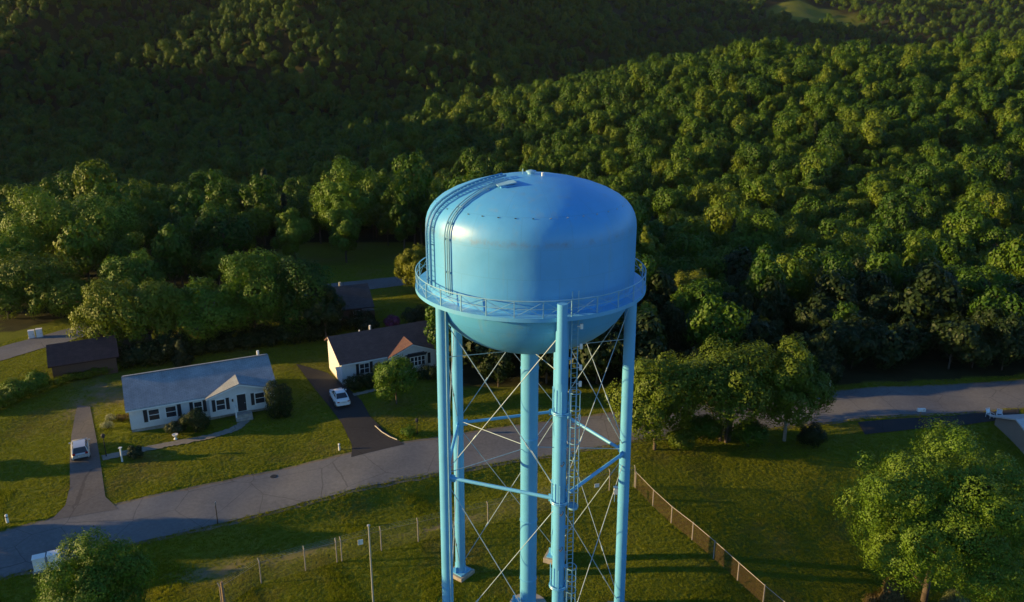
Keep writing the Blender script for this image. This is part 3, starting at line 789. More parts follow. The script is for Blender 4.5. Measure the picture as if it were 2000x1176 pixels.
# ------------------------------------------------------------------ cars
def loft(b, secs):
    n = len(secs[0]); vs = [p for s in secs for p in s]; fs = []
    for i in range(len(secs) - 1):
        for k in range(n):
            fs.append((i*n+k, i*n+(k+1) % n, (i+1)*n+(k+1) % n, (i+1)*n+k))
    fs.append(tuple(range(n))); fs.append(tuple((len(secs)-1)*n+k for k in range(n))[::-1])
    b.add(vs, fs)
def car(name_label, p, heading, mat, hatch):
    """x axis = forward, origin at the middle of the rear bumper on the ground"""
    root = empty("parked_car", (p[0], p[1], hz(p[0], p[1]) + .07), heading)
    tag(root, name_label, "car")
    Lc, W = (4.45, 1.78) if hatch else (4.65, 1.80)
    def sec(x, zb, zs, zt, w, wt):
        return [(x, -w*.46, zb), (x, w*.46, zb), (x, w/2, zb + .12), (x, w/2, zs), (x, w*.47, zs + .1), (x, wt/2, zt), (x, -wt/2, zt), (x, -w*.47, zs + .1), (x, -w/2, zs), (x, -w/2, zb + .12)]
    if hatch: st_ = [(0, .42, .62, .86, W*.86, W*.7), (.12, .28, .66, .96, W*.96, W*.8), (.8, .22, .70, 1.0, W, W*.88), (2.6, .22, .68, .98, W, W*.88), (3.3, .22, .66, .94, W, W*.86), (4.1, .25, .58, .80, W*.95, W*.78), (4.45, .36, .52, .66, W*.74, W*.55)]
    else: st_ = [(0, .42, .62, .86, W*.84, W*.7), (.12, .28, .66, .97, W*.95, W*.8), (.9, .22, .68, 1.0, W, W*.86), (2.6, .22, .66, .97, W, W*.86), (3.4, .22, .64, .91, W, W*.84), (4.3, .25, .56, .76, W*.94, W*.76), (4.65, .36, .50, .63, W*.72, W*.52)]
    bd = MB(); loft(bd, [sec(*s) for s in st_]); body = bd.build("body", mat, root, smooth=35)
    cb = [(.10, .92), (.42, 1.50), (.9, 1.57), (2.1, 1.54), (3.25, .93)] if hatch else [(.62, .96), (1.35, 1.40), (1.8, 1.45), (2.45, 1.41), (3.3, .92)]
    c = MB(); secs = []
    for x, z in cb:
        low = x in (cb[0][0], cb[-1][0]); wt = W * (.80 if low else .66)
        secs.append([(x, -W*.43, .9), (x, W*.43, .9), (x, wt/2, z), (x, -wt/2, z)])
    # greenhouse: glass volume with a painted roof shell a little outside it
    loft(c, secs); c.build("windows", M["glass"], root, smooth=25)
    rp = MB(); i0, i1 = 1, 3
    zr = [(cb[i][0], cb[i][1]) for i in range(i0, i1 + 1)]
    rs_ = [[(x, -W*.335, z - .05), (x, W*.335, z - .05), (x, W*.32, z + .025), (x, -W*.32, z + .025)] for x, z in zr]
    loft(rp, rs_); rp.build("roof", mat, root, smooth=35)
    pl = MB()
    for s in (-1, 1):
        for a_, c_ in ((0, 1), (3, 4)):
            pl.tube([(cb[a_][0], s*W*(.415 if a_ == 0 else .335), cb[a_][1] + .01), (cb[c_][0], s*W*(.335 if a_ == 0 else .415), cb[c_][1] + .01)], .045, 6)
        xm = (cb[1][0] + cb[3][0]) / 2
        pl.tube([(xm, s*W*.435, .92), (xm, s*W*.335, cb[2][1] - .02)], .04, 6)
    pl.build("pillars", mat, root, smooth=40)
    for x in (.82, Lc - .92):
        for s in (-1, 1):
            t = MB().tube([(x, s*(W/2 - .20), .33), (x, s*(W/2 + .015), .33)], .33, 20)
            wh = t.build("wheel", M["tyre"], root, smooth=40)
            MB().tube([(x, s*(W/2 + .012), .33), (x, s*(W/2 + .03), .33)], .21, 16).build("rim", M["rim"], wh, smooth=40)
    for s in (-1, 1):
        MB().box((.05 if hatch else .06, s*W*.34, .80 if not hatch else .92), (.16, W*.15, .2 if hatch else .14)).build("tail_light", M["tail"], root, bevel=.02)
        MB().box((Lc - .22, s*W*.32, .64), (.2, W*.2, .13)).build("headlight", M["lens"], root, bevel=.02)
        MB().box((3.0, s*(W/2 + .06), 1.0), (.16, .18, .13)).build("mirror", mat, root, bevel=.03)
    MB().box((.02, 0, .68), (.04, .5, .14)).build("number_plate", M["white"], root)
    MB().box((.03, 0, .40), (.14, W*.78, .16)).build("bumper", M["blackp"] if hatch else mat, root, bevel=.03)
    return root
c2r, c2f = G(672, 799), G(650, 748)
dv = (G(650, 765) - G(690, 835)); car("white sedan parked on the black driveway by the russet-roofed house", c2r, math.atan2(dv.y, dv.x) , M["carw"], False)
dv = (G(162, 820) - G(172, 960)); car("silver hatchback parked on the grey driveway at the left", G(160, 905), math.atan2(dv.y, dv.x), M["cars"], True)

# ------------------------------------------------------------------ fences
def mesh_mat(name, c, cover, scale=14.0):
    m, nt, b = new_mat(name)
    tc = node(nt, "ShaderNodeTexCoord"); sp = node(nt, "ShaderNodeSeparateXYZ"); nt.links.new(tc.outputs["UV"], sp.inputs[0])
    u = math_n(nt, 'ADD', sp.outputs[0], sp.outputs[1]); v_ = math_n(nt, 'SUBTRACT', sp.outputs[0], sp.outputs[1])
    fu = math_n(nt, 'LESS_THAN', math_n(nt, 'FRACT', math_n(nt, 'MULTIPLY', u, scale)), cover)
    fv = math_n(nt, 'LESS_THAN', math_n(nt, 'FRACT', math_n(nt, 'MULTIPLY', v_, scale)), cover)
    k = math_n(nt, 'MAXIMUM', fu, fv)
    b.inputs["Base Color"].default_value = (*c, 1); b.inputs["Roughness"].default_value = 0.6
    nt.links.new(k, b.inputs["Alpha"])
    return m
M["mesh_l"] = mesh_mat("chain_link", (0.22, 0.19, 0.13), 0.075)
M["mesh_r"] = mesh_mat("brown_chain_link", (0.085, 0.046, 0.026), 0.125)
def fence(name, label, pts, h, matm, post_m, barb):
    root = empty(name, (pts[0].x, pts[0].y, hz(pts[0].x, pts[0].y)))
    tag(root, label, "fence")
    o = Vector((pts[0].x, pts[0].y, hz(pts[0].x, pts[0].y)))
    Q = [Vector((p.x, p.y, hz(p.x, p.y))) - o for p in pts]
    for i, q in enumerate(Q):
        b_ = MB().tube([q + Vector((0, 0, -.3)), q + Vector((0, 0, h + .05))], 0.055, 8)
        if barb:
            d = (Q[min(i + 1, len(Q) - 1)] - Q[max(i - 1, 0)]).normalized(); nrm = Vector((-d.y, d.x, 0))
            b_.tube([q + Vector((0, 0, h)), q + Vector((0, 0, h + .3)) + nrm * .22], 0.04, 6)
        b_.build("post", post_m, root, smooth=40)
    MB().tube([q + Vector((0, 0, h - .02)) for q in Q], 0.012 if barb else 0.026, 6).build("top_rail", post_m, root, smooth=40)
    vs, fs, uv = [], [], []
    s = 0
    for i in range(len(Q) - 1):
        l = (Q[i + 1] - Q[i]).length; n = len(vs)
        vs += [Q[i] + Vector((0, 0, .03)), Q[i + 1] + Vector((0, 0, .03)), Q[i + 1] + Vector((0, 0, h - .06)), Q[i] + Vector((0, 0, h - .06))]
        fs.append((n, n + 1, n + 2, n + 3)); uv += [(s, 0), (s + l, 0), (s + l, h), (s, h)]; s += l
    me = bpy.data.meshes.new("wire_mesh"); me.from_pydata(vs, [], fs)
    ul = me.uv_layers.new(name="uv"); ul.data.foreach_set("uv", [c for p in uv for c in p])
    me.materials.append(matm)
    w_ = bpy.data.objects.new("wire_mesh", me); col.objects.link(w_); w_.parent = root
    if barb:
        bw_ = MB()
        for k in range(3):
            L_ = []
            for i, q in enumerate(Q):
                d = (Q[min(i + 1, len(Q) - 1)] - Q[max(i - 1, 0)]).normalized(); nrm = Vector((-d.y, d.x, 0))
                L_.append(q + Vector((0, 0, h + .1 * (k + 1))) + nrm * .073 * (k + 1))
            bw_.tube(L_, 0.004, 4)
        bw_.build("barbed_wire", M["galv"], root)
    return root
LFP = px([(510, 1135), (597, 1113), (658.5, 1098.5), (668, 1096), (745, 1074), (817, 1057), (953, 1023), (1080, 990), (1190, 957), (1239, 950)])
LFP = px([(434, 1187)]) + LFP
fl = fence("chain_link_fence", "open wire fence on grey posts with barbed arms, left of the tower", LFP, 2.05, M["mesh_l"], M["dull"], True)
RFP = px([(1241, 952), (1275, 986), (1311, 1018), (1352, 1050), (1394, 1084), (1441.6, 1121), (1492, 1162), (1540, 1200), (1592, 1242), (1650, 1290)])
fence("chain_link_fence", "brown wire mesh fence with a pale top rail, right of the tower", RFP, 1.8, M["mesh_r"], M["dull"], False)
cp = G(440, 1190)
tag(MB().tube([cp + Vector((0, 0, -.3)), cp + Vector((-.05, .05, 2.5))], [.13, .10], 10).build("fence_corner_post", M["wood"], smooth=40), "thick brown wooden post at the near end of the open wire fence", "post")
sp_ = G(706, 1084)
s_ = MB().box((0, 0, 0), (.45, .03, .5)).build("fence_sign", M["white"]); s_.location = sp_ + Vector((0, -.08, 1.35)); s_.rotation_euler = (0, 0, R(22))
tag(s_, "small blank white plate hung on the open wire fence beside the tall pole", "sign")
s_ = MB().box((0, 0, 0), (.5, .03, .4)).build("fence_sign", M["white"]); s_.location = G(1165, 965) + Vector((0, -.08, 1.0)); s_.rotation_euler = (0, 0, R(15))
tag(s_, "small pale plate on the wire fence seen between the tower's right legs", "sign")

# ------------------------------------------------------------------ small street things
def place(o, p, rz=0.0):
    o.location = (p[0], p[1], hz(p[0], p[1])); o.rotation_euler = (0, 0, rz); return o
def pole(name, label, p, h, r, mat, extra=None):
    root = empty(name, (p[0], p[1], hz(p[0], p[1]))); tag(root, label, "pole")
    MB().tube([(0, 0, -.3), (0, 0, h)], [r, r * .75], 10).build("shaft", mat, root, smooth=40)
    if extra: extra(root, h)
    return root
pole("utility_pole", "tall thin pale pole standing in front of the open wire fence", (-10.9, 54.0), 7.5, .08, M["galv"],
     lambda r_, h: MB().lathe([(.09, h - .02), (.12, h), (.12, h + .08), (.01, h + .14)], 12).build("cap", M["galv"], r_))
pole("sign_post", "thin dark post at the near edge of the road", G(425, 1020), 2.3, .05, M["iron"],
     lambda r_, h: MB().box((0, 0, h - .12), (.03, .28, .3)).build("plate", M["galv"], r_))
pole("white_post", "white square post beside the path to the ranch house", G(239, 902), 1.6, .1, M["white"],
     lambda r_, h: MB().box((0, 0, h + .03), (.3, .3, .08)).build("cap", M["white"], r_))
def lampx(r_, h):
    MB().lathe([(.05, h), (.17, h + .06), (.2, h + .34), (.02, h + .5)], 8).build("lantern", M["glass"], r_)
    MB().lathe([(.24, h + .34), (.02, h + .56)], 8).build("lantern_cap", M["iron"], r_)
pole("garden_lamp", "dark garden lamp post between the grey driveway and the ranch house", G(208, 893), 2.2, .06, M["iron"], lampx)
pole("garden_lamp", "short garden lamp post over the flower bed by the black driveway", G(815, 850), 1.5, .05, M["iron"], lampx)
def marker(label, p, h=.75, r=.11):
    root = empty("marker_post", (p[0], p[1], hz(p[0], p[1]))); tag(root, label, "post")
    MB().tube([(0, 0, -.2), (0, 0, h)], r, 10).lathe([(r, h), (r * .6, h + .06), (.01, h + .08)], 10).build("stub", M["white"], root, smooth=40)
    MB().tube([(0, 0, h - .22), (0, 0, h - .14)], r + .006, 10).build("band", M["iron"], root)
marker("short white post on the lawn beside the black driveway", G(663, 880))
marker("short white post on the lawn at the left edge", G(15, 1021), .8, .13)
marker("small white post at the edge of the shaded woods on the right", G(1620, 758), 1.0, .12)
def cabinet(label, p, w, d, h, rz, group):
    root = empty("utility_cabinet", (p[0], p[1], hz(p[0], p[1])), rz); tag(root, label, "utility box", group)
    MB().box((0, 0, h / 2 + .08), (w, d, h)).build("body", M["white"], root, bevel=.03)
    MB().box((0, 0, h + .11), (w + .08, d + .08, .06)).build("lid", M["white"], root, bevel=.015)
    MB().box((0, 0, .02), (w + .2, d + .2, .16)).build("pad", M["concrete"], root)
    MB().box((w * .3, -d / 2 - .015, h * .55), (.04, .03, .14)).build("handle", M["iron"], root)
q = G(80, 1112); ca = R(24)
cabinet("left white utility box beside the near road", q, .92, .7, 1.15, ca, "boxes by the near road")
cabinet("right white utility box beside the near road", q + Vector((1.12 * math.cos(ca), 1.12 * math.sin(ca), 0)), .92, .7, 1.22, ca, "boxes by the near road")
q = G(63, 660)
cabinet("left white utility box beside the far road", q, .8, .6, 1.1, .4, "boxes by the far road")
cabinet("right white utility box beside the far road", q + Vector((.95, .4, 0)), .8, .6, 1.2, .4, "boxes by the far road")
mbx = empty("mailbox", G(1797, 816)); tag(mbx, "white mailbox on a post at the shaded road on the right", "mailbox")
MB().tube([(0, 0, -.2), (0, 0, .85)], .06, 8).build("post", M["wood"], mbx)
MB().prism([(-.45, -.18, .85), (-.45, .18, .85), (-.45, .18, 1.1), (-.45, .1, 1.22), (-.45, -.1, 1.22), (-.45, -.18, 1.1)], (.9, 0, 0)).build("box", M["white"], mbx)
MB().box((.2, -.2, 1.1), (.03, .02, .25)).build("flag", M["tail"], mbx)
def chair(label, p, rz):
    root = empty("lawn_chair", (p[0], p[1], hz(p[0], p[1])), rz); tag(root, label, "chair", "lawn chairs by the shaded driveway")
    f_ = MB()
    for s in (-1, 1):
        f_.tube([(s*.3, -.3, 0), (s*.3, -.3, .62), (s*.3, .3, .62), (s*.3, .3, 0)], .03, 6)
        f_.tube([(s*.26, .2, .4), (s*.26, .5, 1.05)], .03, 6)
    f_.tube([(-.26, .5, 1.05), (.26, .5, 1.05)], .03, 6).tube([(-.3, -.3, .4), (.3, -.3, .4)], .03, 6)
    f_.build("frame", M["white"], root, smooth=40)
    MB().box((0, -.05, .41), (.54, .52, .03)).build("seat", M["cars"], root)
    MB().box((0, .35, .75), (.5, .03, .5), rot=Matrix.Rotation(R(-24), 3, 'X')).build("backrest", M["cars"], root)
chair("left white lawn chair beside the shaded driveway", G(1933, 815), .3)
chair("right white lawn chair beside the shaded driveway", G(1951, 817), -.4)
mh = MB().lathe([(.34, 0), (.34, .03), (.30, .035), (.01, .035)], 24).build("manhole_cover", M["iron"]); mh.location = G(534, 928); mh.location.z = hz(mh.location.x, mh.location.y) + .052
tag(mh, "small dark manhole cover in the near road", "manhole cover")
ub = empty("meter_box", G(1203, 978)); tag(ub, "blue and white meter box on a stand beside the right tower leg", "meter box")
MB().box((0, 0, 1.1), (.5, .3, .7)).build("box", M["white"], ub, bevel=.02)
MB().box((0, 0, 1.48), (.56, .36, .06)).build("lid", M["bluebox"], ub)
MB().tube([(-.15, 0, -.2), (-.15, 0, .8)], .04, 6).build("leg", M["bluebox"], ub); MB().tube([(.15, 0, -.2), (.15, 0, .8)], .04, 6).build("leg", M["bluebox"], ub)
ur = empty("planter", G(343, 858)); tag(ur, "white garden urn at the foot of the dark bush by the ranch house", "planter")
MB().lathe([(.01, 0), (.2, 0), (.2, .08), (.09, .14), (.1, .3), (.28, .5), (.32, .62), (.26, .62), (.01, .56)], 16).build("urn", M["white"], ur, smooth=40)

# ------------------------------------------------------------------ trees
def leaf_cloud(rs, puffs, n_leaf, leaf, up=0.35, flat=1.0):
    """many small folded leaf sprays on the outside of a set of puffs -> V, F, tint"""
    c = np.array([p[:3] for p in puffs]); r = np.array([p[3] for p in puffs])
    wgt = r ** 2; idx = rs.choice(len(puffs), n_leaf, p=wgt / wgt.sum())
    d = rs.normal(size=(n_leaf, 3)); d[:, 2] += up * 0.6; d /= np.linalg.norm(d, axis=1)[:, None]
    lump = 1 + 0.16 * np.sin(d @ rs.normal(0, 4, 3) + idx * 2.1) + 0.12 * np.sin(d @ rs.normal(0, 8, 3) + idx)
    pos = c[idx] + d * (r[idx] * rs.uniform(0.72, 1.06, n_leaf) * lump)[:, None] * np.array([1, 1, flat])
    inside = np.zeros(n_leaf, bool)
    for j in range(len(puffs)):
        inside |= (np.linalg.norm((pos - c[j]) / np.array([1, 1, flat]), axis=1) < r[j] * 0.66) & (idx != j)
    pos, d, idx = pos[~inside], d[~inside], idx[~inside]; n = len(pos)
    cen = c.mean(0); out = pos - cen; out /= np.linalg.norm(out, axis=1)[:, None] + 1e-6
    nr = d * 0.9 + out * 0.35 + rs.normal(0, 0.27, (n, 3)); nr /= np.linalg.norm(nr, axis=1)[:, None]
    a = np.cross(nr, rs.normal(size=(n, 3))); a /= np.linalg.norm(a, axis=1)[:, None] + 1e-9
    b_ = np.cross(nr, a)
    s = leaf * rs.uniform(0.55, 1.25, n)[:, None]
    asp = rs.uniform(0.5, 0.85, n)[:, None]
    dro = -nr * s * 0.28
    V = np.stack([pos + a * s + dro, pos + b_ * s * asp, pos - a * s + dro, pos - b_ * s * asp], 1).reshape(-1, 3)
    F = np.arange(n * 4).reshape(n, 4)
    pt = rs.uniform(0, 1, len(puffs))
    tint = np.clip(np.repeat(pt[idx] * 0.7 + rs.uniform(0, 0.3, n), 4), 0, 1)
    return V, F, tint
def crown_mesh(name, seed, h0, h1, W, n_puff, n_leaf, leaf, mat, shape='round', up=0.35, pr=1.0):
    rs = np.random.RandomState(seed); puffs = []
    hc = (h0 + h1) / 2; hh = (h1 - h0) / 2
    if shape == 'cone':
        for i in range(n_puff):
            t = (i + rs.uniform(0, .8)) / n_puff; rad = W / 2 * (1 - t) ** 0.85; a = i * 2.4 + rs.uniform(-.5, .5)
            rr = rad * rs.uniform(.35, .8); puffs.append((rr * math.cos(a), rr * math.sin(a), h0 + t * (h1 - h0) * .96, max(.12 * W, rad * .42)))
    elif shape == 'column':
        for i in range(n_puff):
            t = (i + .5) / n_puff; rad = W / 2 * min(1, 1.25 * math.sin(math.pi * min(.97, .1 + .85 * t)) ** .6); a = i * 2.4
            puffs.append((rad * .35 * math.cos(a), rad * .35 * math.sin(a), h0 + t * (h1 - h0) * .93, rad * .68))
    else:
        for i in range(n_puff):
            for _ in range(20):
                d = rs.normal(size=3); d /= np.linalg.norm(d)
                if d[2] > -0.75: break
            k = rs.uniform(0.42, 0.88) if rs.rand() < .8 else rs.uniform(0, .4)
            zz = d[2] * k
            wid = 1.0 if shape == 'round' else (1 - 0.35 * max(0, zz)) 
            if shape == 'oval': wid = 1 - .25 * abs(zz)
            r = W * rs.uniform(0.10, 0.235) * pr
            puffs.append((d[0] * k * W / 2 * wid, d[1] * k * W / 2 * wid, hc + zz * (hh - r * .35) , r))
    V, F, tint = leaf_cloud(rs, puffs, n_leaf, leaf, up)
    V[:, 2] = np.maximum(V[:, 2], 0.03)
    me = np_mesh(name, V, F); me.materials.append(mat)
    t = me.attributes.new("tint", 'FLOAT', 'POINT'); t.data.foreach_set("value", tint.astype(np.float32))
    return me, puffs
def trunk_mesh(name, seed, h0, h1, W, puffs, mat, stems=1, r0=None):
    rs = np.random.RandomState(seed + 99); b_ = MB(); r0 = r0 or max(.07, (h1) * 0.016)
    for s in range(stems):
        ang = 2 * math.pi * s / max(1, stems) + 1; off = 0.0 if stems == 1 else .55
        base = Vector((off * math.cos(ang), off * math.sin(ang), -.4)); lean = Vector((rs.normal(0, .03) + off * .5 * math.cos(ang), rs.normal(0, .03) + off * .5 * math.sin(ang), 0))
        top = Vector((lean.x * 3, lean.y * 3, h0 + (h1 - h0) * .62))
        P_ = [base, base + Vector((0, 0, .45)), base.lerp(top, .35), base.lerp(top, .7) + Vector((rs.normal(0, .1), rs.normal(0, .1), 0)), top]
        b_.tube(P_, [r0 * 1.5, r0 * 1.05, r0 * .9, r0 * .6, r0 * .2], 9)
        for p in puffs[s::max(1, stems) * max(1, len(puffs) // 14)]:
            q = Vector(p[:3]); zt = min(max(h0 * .75, q.z - max(.8, math.hypot(q.x, q.y) * .8)), top.z)
            a = base.lerp(top, (zt + .4) / (top.z + .4))
            b_.tube([a, a.lerp(q, .5) + Vector((0, 0, .1 * W * .2)), q], [r0 * .45, r0 * .28, r0 * .1], 6)
    me_o = b_.build(name, mat, None, smooth=60); me = me_o.data
    bpy.data.objects.remove(me_o)
    return me
def link_mesh(name, me, parent=None):
    o = bpy.data.objects.new(name, me); col.objects.link(o); o.parent = parent; return o
def tree(name, label, p, h, W, leafm, n_leaf, leaf, seed, h0f=.22, shape='round', n_puff=34, stems=1, bark=None, cat="tree", group=None, rz=0.0, pr=1.0):
    root = empty(name, (p[0], p[1], hz(p[0], p[1])), rz); tag(root, label, cat, group)
    n_leaf, leaf = int(n_leaf * 2.1), leaf * .66
    cm, pf = crown_mesh("crown", seed, h * h0f, h, W, n_puff, n_leaf, leaf, leafm, shape, pr=pr)
    link_mesh("crown" if cat == "tree" else "foliage", cm, root)
    link_mesh("trunk" if cat == "tree" else "stem", trunk_mesh("trunk", seed, h * h0f, h, W, pf, bark or M["bark"], stems), root)
    return root
def TP(pxx, pytop, dist):
    """x on the ground and tree height for something at this distance whose top is seen at a place in the photo"""
    ang = PITCH + math.atan((pytop - 588) / FPX); zt = CAMZ - dist * math.tan(ang)
    dep = dist * math.cos(PITCH) + (CAMZ - zt * .6) * math.sin(PITCH)
    x = (pxx - 1000) / FPX * dep
    return (x, dist), zt - hz(x, dist), dep / FPX
NEAR = [  # name, label, px, pytop, dist, width px, leaf, n, size, extra
 ("maple_tree", "big bright green maple standing at the bottom right", 1846, 822, 58.5, 385, 'near', 120000, .14, dict(n_puff=190, h0f=.03, stems=1, pr=.55)),
 ("maple_tree", "bright green tree whose top rises at the bottom left edge", 188, 1046, 48.5, 215, 'near', 36000, .12, dict(n_puff=80, h0f=.15, pr=.75)),
 ("broadleaf_tree", "olive tree reaching low to the lawn beside the right tower leg", 1285, 684, 80, 180, 'olive', 20000, .21, dict(n_puff=60, h0f=.02, pr=.8)),
 ("broadleaf_tree", "widest olive tree, on several slim trunks beside the lawn on the right", 1425, 660, 83, 240, 'olive', 26000, .21, dict(n_puff=70, h0f=.10, stems=5, pr=.75)),
 ("broadleaf_tree", "darker tree on a pale trunk next to the shaded road on the right", 1545, 662, 83, 185, 'olive', 20000, .21, dict(n_puff=56, h0f=.12, pr=.78, bark=M["bark_pale"])),
 ("young_tree", "young round tree on the lawn in front of the russet-roofed house", 772, 696, 91.5, 98, 'near', 9000, .17, dict(n_puff=30, h0f=.1, shape='oval')),
 ("broadleaf_tree", "olive tree standing right of the small brown-roofed house", 212, 545, 108, 150, 'olive', 13000, .24, dict(n_puff=40, h0f=.1)),
 ("broadleaf_tree", "tall olive tree behind the left end of the ranch house", 300, 538, 110, 145, 'olive', 13000, .24, dict(n_puff=40, h0f=.08)),
 ("broadleaf_tree", "round green tree behind the middle of the ranch house", 402, 541, 112, 150, 'near', 13000, .24, dict(n_puff=40, h0f=.1)),
 ("broadleaf_tree", "tallest bright tree behind the right half of the ranch house", 490, 480, 116, 160, 'near', 14000, .25, dict(n_puff=44, h0f=.08)),
 ("broadleaf_tree", "broad tree between the tallest bright tree and the charcoal roof", 580, 498, 116, 165, 'woods', 14000, .25, dict(n_puff=44, h0f=.06)),
 ("broadleaf_tree", "dark slender tree just left of the charcoal roof", 632, 545, 114, 80, 'dark', 7000, .24, dict(n_puff=26, h0f=.06)),
 ("broadleaf_tree", "large bright tree standing highest at the left edge of the lit treeline", 90, 355, 148, 160, 'near', 13000, .30, dict(n_puff=40, h0f=.1)),
 ("broadleaf_tree", "lit tree just right of the highest tree in the left treeline", 185, 372, 146, 160, 'near', 12000, .30, dict(n_puff=40, h0f=.1)),
 ("broadleaf_tree", "yellow-green tree leaning out over the far road at the left", 70, 490, 128, 165, 'olive', 12000, .27, dict(n_puff=40, h0f=.08)),
 ("broadleaf_tree", "bushy tree below the yellow-green one, close to the far road", 115, 545, 124, 140, 'woods', 10000, .26, dict(n_puff=36, h0f=.06)),
 ("broadleaf_tree", "lit tree cut by the left edge of the photo, above the far road", 5, 520, 124, 130, 'olive', 9000, .27, dict(n_puff=36, h0f=.06)),
 ("broadleaf_tree", "taller lit tree behind the one cut by the left edge", 25, 440, 138, 130, 'near', 9000, .28, dict(n_puff=36, h0f=.06)),
 ("broadleaf_tree", "round green tree above the big olive trees at the left", 255, 485, 128, 130, 'near', 10000, .27, dict(n_puff=34, h0f=.1)),
 ("broadleaf_tree", "tall lit tree rising alone above the treeline left of the tank", 672, 302, 168, 125, 'near', 10000, .33, dict(n_puff=34, h0f=.1)),
 ("broadleaf_tree", "round lit tree below and right of the lone tall tree", 672, 390, 158, 72, 'near', 7000, .31, dict(n_puff=28, h0f=.1)),
 ("broadleaf_tree", "low lit tree with a flat top below the lone tall tree", 572, 402, 158, 88, 'near', 8000, .31, dict(n_puff=28, h0f=.1)),
 ("broadleaf_tree", "golden tree touching the left end of the tank's balcony", 812, 474, 137, 92, 'gold', 9000, .26, dict(n_puff=32, h0f=.12)),
 ("broadleaf_tree", "green tree close to the left side of the tank's roof", 787, 372, 162, 62, 'woods', 6000, .31, dict(n_puff=26, h0f=.1)),
 ("broadleaf_tree", "golden round tree in the woods right of the tank", 1356, 516, 126, 112, 'gold', 12000, .26, dict(n_puff=36, h0f=.1)),
 ("broadleaf_tree", "large bright tree in the woods right of the tank's roof", 1482, 385, 178, 115, 'near', 11000, .33, dict(n_puff=40, h0f=.1)),
 ("broadleaf_tree", "dark spreading tree with fringed boughs right of the tank, in the shade", 1660, 448, 150, 140, 'woods', 12000, .32, dict(n_puff=40, h0f=.1)),
 ("broadleaf_tree", "slim lit tree standing behind the right edge of the tank", 1268, 430, 140, 62, 'olive', 7000, .27, dict(n_puff=28, h0f=.08)),
 ("broadleaf_tree", "olive tree seen beside the right tower leg under the balcony", 1262, 575, 104, 80, 'olive', 9000, .24, dict(n_puff=30, h0f=.08)),
 ("broadleaf_tree", "shade tree beyond the left edge of the view, long shadow on the road", -130, 770, 62, 190, 'near', 12000, .24, dict(n_puff=40, h0f=.1)),
]
# trees that stand just outside the left edge, so that their shadows fall on road and lawn
OUT = [(-60, 57.5, 6.5, 6), (-63, 62.5, 8.5, 5), (-66, 75, 5, 4)]
near_xy = []
for i, (nm, lb, pxx, pyt, dist, wpx, lf, n, sz, ex) in enumerate(NEAR):
    if pxx < 0: continue
    if dist > 100: ex = dict(ex, h0f=min(ex.get('h0f', .1), .03), n_puff=int(ex['n_puff'] * 1.7), pr=.8); n = int(n * 1.3)
    p, h, mpp = TP(pxx, pyt, dist)
    tree(nm, lb, p, h, wpx * mpp * .97, L[lf], n, sz, 100 + i, **ex)
    near_xy.append((p[0], p[1], wpx * mpp * .5))
for i, (x, y, h, W_) in enumerate(OUT):
    tree("broadleaf_tree", "tree beyond the left edge of the photo whose shadow crosses the road", (x, y), h, W_, L['near'], 7000, .3, 300 + i, h0f=.1, group="trees past the left edge")

